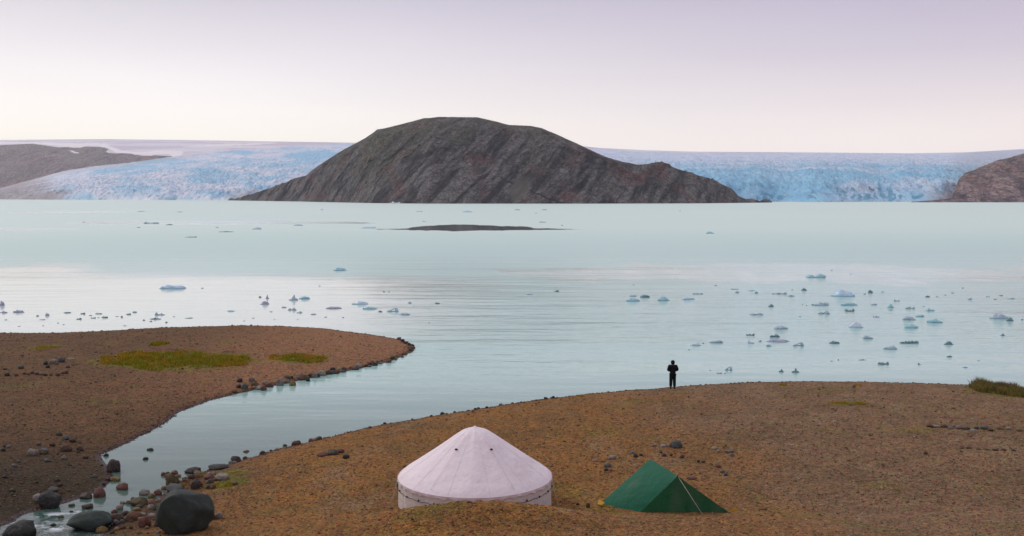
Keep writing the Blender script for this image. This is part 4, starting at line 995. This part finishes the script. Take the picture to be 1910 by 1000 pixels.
from_bm('valance', band(RIM+.0, RIM-.13, RR+.014, .022, -.05), CANVAS2, tent)
for k in range(12):      # roof seams
    a = 2*math.pi*(k+.42)/12; pts = []
    for t in [.1, .2, .35, .5, .65, .8, .92, .98]:
        r, h = roofr(t); 
        if t > .93: h -= (t-.93)**2*12
        pts.append((r*math.cos(a), r*math.sin(a), h+.004-.034*math.sin(math.pi*t)*abs(math.sin(a*6))))
    from_bm('roof_seam', tube(pts, .0045, 4), CANVAS, tent)
def sphere(c, r, s=(1, 1, 1)):
    bm = bmesh.new(); bmesh.ops.create_uvsphere(bm, u_segments=10, v_segments=7, radius=r)
    for v in bm.verts: v.co = Vector((v.co.x*s[0]+c[0], v.co.y*s[1]+c[1], v.co.z*s[2]+c[2]))
    return bm
ring_z = RIM-.31
for k in range(26):
    a = 2*math.pi*(k+.5)/26; c = ((RR+.015)*math.cos(a), (RR+.015)*math.sin(a), ring_z+random.uniform(-.02, .02))
    from_bm('toggle', sphere(c, .028, (1, 1, 1.3)), DARKR, tent)
pts = []
for k in range(105):
    a = 2*math.pi*k/104; pts.append(((RR+.012)*math.cos(a), (RR+.012)*math.sin(a), ring_z-.035*abs(math.sin(a*13))))
from_bm('lacing_cord', tube(pts, .009, 4), DARKR, tent)
for a, sg in ((-122, -1), (-58, 1)):     # roof lines with dark sliders
    a = R(a+ (0 if sg < 0 else 0)); pts = []
    for t in (.22, .4, .6, .8, .97): 
        r, h = roofr(t); pts.append((r*math.cos(a), r*math.sin(a), h+.035))
    rp = from_bm('roof_line', tube(pts, .006, 4), CANVAS2, tent)
    r, h = roofr(.42); from_bm('slider', sphere((r*math.cos(a)*1., r*math.sin(a), h+.04), .038, (1.5, .8, .9)), DARKR, rp)
for sg in (-1, 1):
    for dy_ in (-.5, .6):
        from_bm('guy_rope', tube([(sg*(RR*.985), dy_, RIM-.02), (sg*(RR+.28), dy_*1.15, -.02)], .008, 4), ROPE, tent)

# ------------------------------------------------------------------ green ridge tent
zt = .60
def pt(px, py, z):       # point of the pixel ray at height z
    lo, hi = 20., 60.
    for _ in range(50):
        m = (lo+hi)/2
        if z_at(py, m) > z: lo = m
        else: hi = m
    return Vector((x_at(px, m, z), m, z))
A = pt(1264, 888, 2.02); B = pt(1213, 856, 2.12)       # near and far ridge ends
NL = pt(1187, 962, zt); NR = pt(1378, 969, zt); FLc = pt(1116, 942, zt); FR = NR+(FLc-NL)*1.0 + Vector((.2, .3, 0))
org = (NL+NR+FLc+FR)/4; org.z = zt-.04
gt = thing('ridge_tent', org, 0, label='small dark green ridge tent with yellow corner loops to the right of the round tent', cat='tent')
def panel(name, quad, mat, sag=.05, n=14, parent=gt, thick=0.):
    a, b, c, d = [q-org for q in quad]; bm = bmesh.new(); g_ = []
    nn = (b-a).cross(d-a).normalized()
    for i in range(n+1):
        row = []
        for j in range(n+1):
            u, v = i/n, j/n; p = (a*(1-u)+b*u)*(1-v)+(d*(1-u)+c*u)*v
            p = p - nn*sag*math.sin(math.pi*u)*math.sin(math.pi*v) + nn*.006*math.sin(u*17+v*5)*math.sin(math.pi*u)*math.sin(math.pi*v)
            row.append(bm.verts.new(p))
        g_.append(row)
    for i in range(n):
        for j in range(n): bm.faces.new((g_[i][j], g_[i+1][j], g_[i+1][j+1], g_[i][j+1]))
    bmesh.ops.remove_doubles(bm, verts=bm.verts, dist=1e-4)
    return from_bm(name, bm, mat, parent)
panel('left_fly', (NL, FLc, B, A), GREEN, .09); panel('right_fly', (FR, NR, A, B), GREEN, .05)
panel('front_gable', (NR, NL, A, A), GREEN2, -.04); panel('rear_gable', (FLc, FR, B, B), GREEN2, .04)
mid = (NL+NR)/2
from_bm('door_seam', tube([A-org+Vector((0, -.02, -.02)), (A*.5+mid*.5)-org+Vector((.03, -.05, 0)), mid-org+Vector((.05, -.03, 0))], .008, 4), GREEN2, gt)
gr_end = pt(1311, 961, .95)
from_bm('guy_rope', tube([A-org, A*.5+gr_end*.5-org, gr_end-org], .009, 5), ROPE, gt)
from_bm('ridge_pole', tube([A-org+Vector((0, -.03, -.06)), A-org+Vector((0, -.03, .05))], .018, 6), DARKR, gt)
for P0, dr in ((FLc, Vector((-.05, -.16, 0))), (NR, Vector((.04, .0, 0)))):
    bm = bmesh.new(); q = P0-org+Vector((0, -.14, 0)); q.z = max(float(gz(P0.x, P0.y-.2)), zt)-org.z+.05
    dvv = Vector((.20, -.20, 0)) if P0 is FLc else Vector((-.30, -.12, -.0))
    if P0 is NR: q += Vector((-.12, .0, .03))
    vs = [bm.verts.new(q+Vector((0, 0, .12))), bm.verts.new(q+dr), bm.verts.new(q+dr+dvv*.6), bm.verts.new(q+dvv+Vector((0, 0, .06)))]
    f = bm.faces.new(vs); r = bmesh.ops.extrude_face_region(bm, geom=[f]); bmesh.ops.translate(bm, verts=[e for e in r['geom'] if isinstance(e, bmesh.types.BMVert)], vec=(0, -.015, .01))
    bmesh.ops.recalc_face_normals(bm, faces=bm.faces[:]); from_bm('corner_loop', bm, YEL, gt, smooth=False)

# ------------------------------------------------------------------ person at the water's edge
X, Y, _ok = hit([1254.5], [725.5]); pX, pY = float(X[0]), float(Y[0]); pz = float(gz(pX, pY))
per = thing('person', (pX, pY, pz), R(0), label='person in dark jacket, trousers and hood standing at the water with arms folded in front', cat='person')
PS = 56/F*pY/1.80
def skin(name, pts, edges, rad, mat, root=0, sub=2):
    me = bpy.data.meshes.new(name); me.from_pydata([tuple(Vector(p)*PS) for p in pts], edges, []); o = bpy.data.objects.new(name, me); COL.objects.link(o); o.parent = per
    sk = o.modifiers.new('skin', 'SKIN'); sk.use_smooth_shade = True
    for i, r_ in enumerate(rad):
        r2 = (r_, r_) if not isinstance(r_, tuple) else r_
        me.skin_vertices[0].data[i].radius = (r2[0]*PS, r2[1]*PS); me.skin_vertices[0].data[i].use_root = (i == root)
    s_ = o.modifiers.new('sub', 'SUBSURF'); s_.levels = sub; s_.render_levels = sub
    me.materials.append(mat); return o
SKINM = m_cloth('skin', (.38, .22, .15), (.34, .19, .13), 3); JK = m_cloth('dark_jacket', (.010, .010, .016), (.014, .013, .020)); TR = m_cloth('dark_trousers', (.010, .013, .010), (.013, .015, .011)); BT = m_cloth('black_boot', (.008, .008, .008), (.01, .01, .01)); HD = m_cloth('dark_hood', (.010, .010, .02), (.012, .012, .022))
# body faces the lake (+Y)
hp = [(0, 0, .95), (0, 0, 1.2), (0, 0, 1.42), (0, .01, 1.52), (0, .03, 1.63), (0, .03, 1.73),
      (-.10, 0, .90), (-.11, .02, .50), (-.12, 0, .08), (.10, 0, .90), (.11, .02, .50), (.12, 0, .08),
      (-.19, 0, 1.40), (-.26, .02, 1.14), (-.10, .22, 1.10), (.19, 0, 1.40), (.27, .01, 1.14), (.11, .22, 1.12), (-.02, .26, 1.12), (.03, .26, 1.14)]
he = [(0, 1), (1, 2), (2, 3), (3, 4), (4, 5), (0, 6), (6, 7), (7, 8), (0, 9), (9, 10), (10, 11), (2, 12), (12, 13), (13, 14), (2, 15), (15, 16), (16, 17), (14, 18), (17, 19)]
skin('body', hp, he, [.11, .11, .10, .05, .085, .07, .07, .05, .035, .07, .05, .035, .05, .035, .028, .05, .035, .028, .03, .03], SKINM)
skin('jacket', [(0, 0, .76), (0, 0, 1.02), (0, 0, 1.22), (0, 0, 1.40), (0, .0, 1.47), (-.20, 0, 1.39), (-.285, .01, 1.13), (-.11, .21, 1.08), (.20, 0, 1.39), (.30, 0, 1.14), (.11, .21, 1.11)],
     [(0, 1), (1, 2), (2, 3), (3, 4), (3, 5), (5, 6), (6, 7), (3, 8), (8, 9), (9, 10)], [(.19, .15), (.20, .16), (.205, .165), (.19, .15), (.11, .10), .11, .09, .07, .11, .09, .07], JK)
skin('trousers', [(0, 0, .96), (-.095, 0, .86), (-.105, .015, .48), (-.115, 0, .10), (.095, 0, .86), (.105, .015, .48), (.115, 0, .10)], [(0, 1), (1, 2), (2, 3), (0, 4), (4, 5), (5, 6)], [(.17, .14), .125, .105, .095, .125, .105, .095], TR)
skin('hood', [(0, -.01, 1.47), (0, .0, 1.58), (0, .015, 1.69), (0, .02, 1.76)], [(0, 1), (1, 2), (2, 3)], [.10, .135, .13, .08], HD)
for sx in (-1, 1):
    skin('boot', [(sx*.118, -.05, .05), (sx*.12, .06, .045), (sx*.13, .17, .035)], [(0, 1), (1, 2)], [.055, .055, .04], BT)
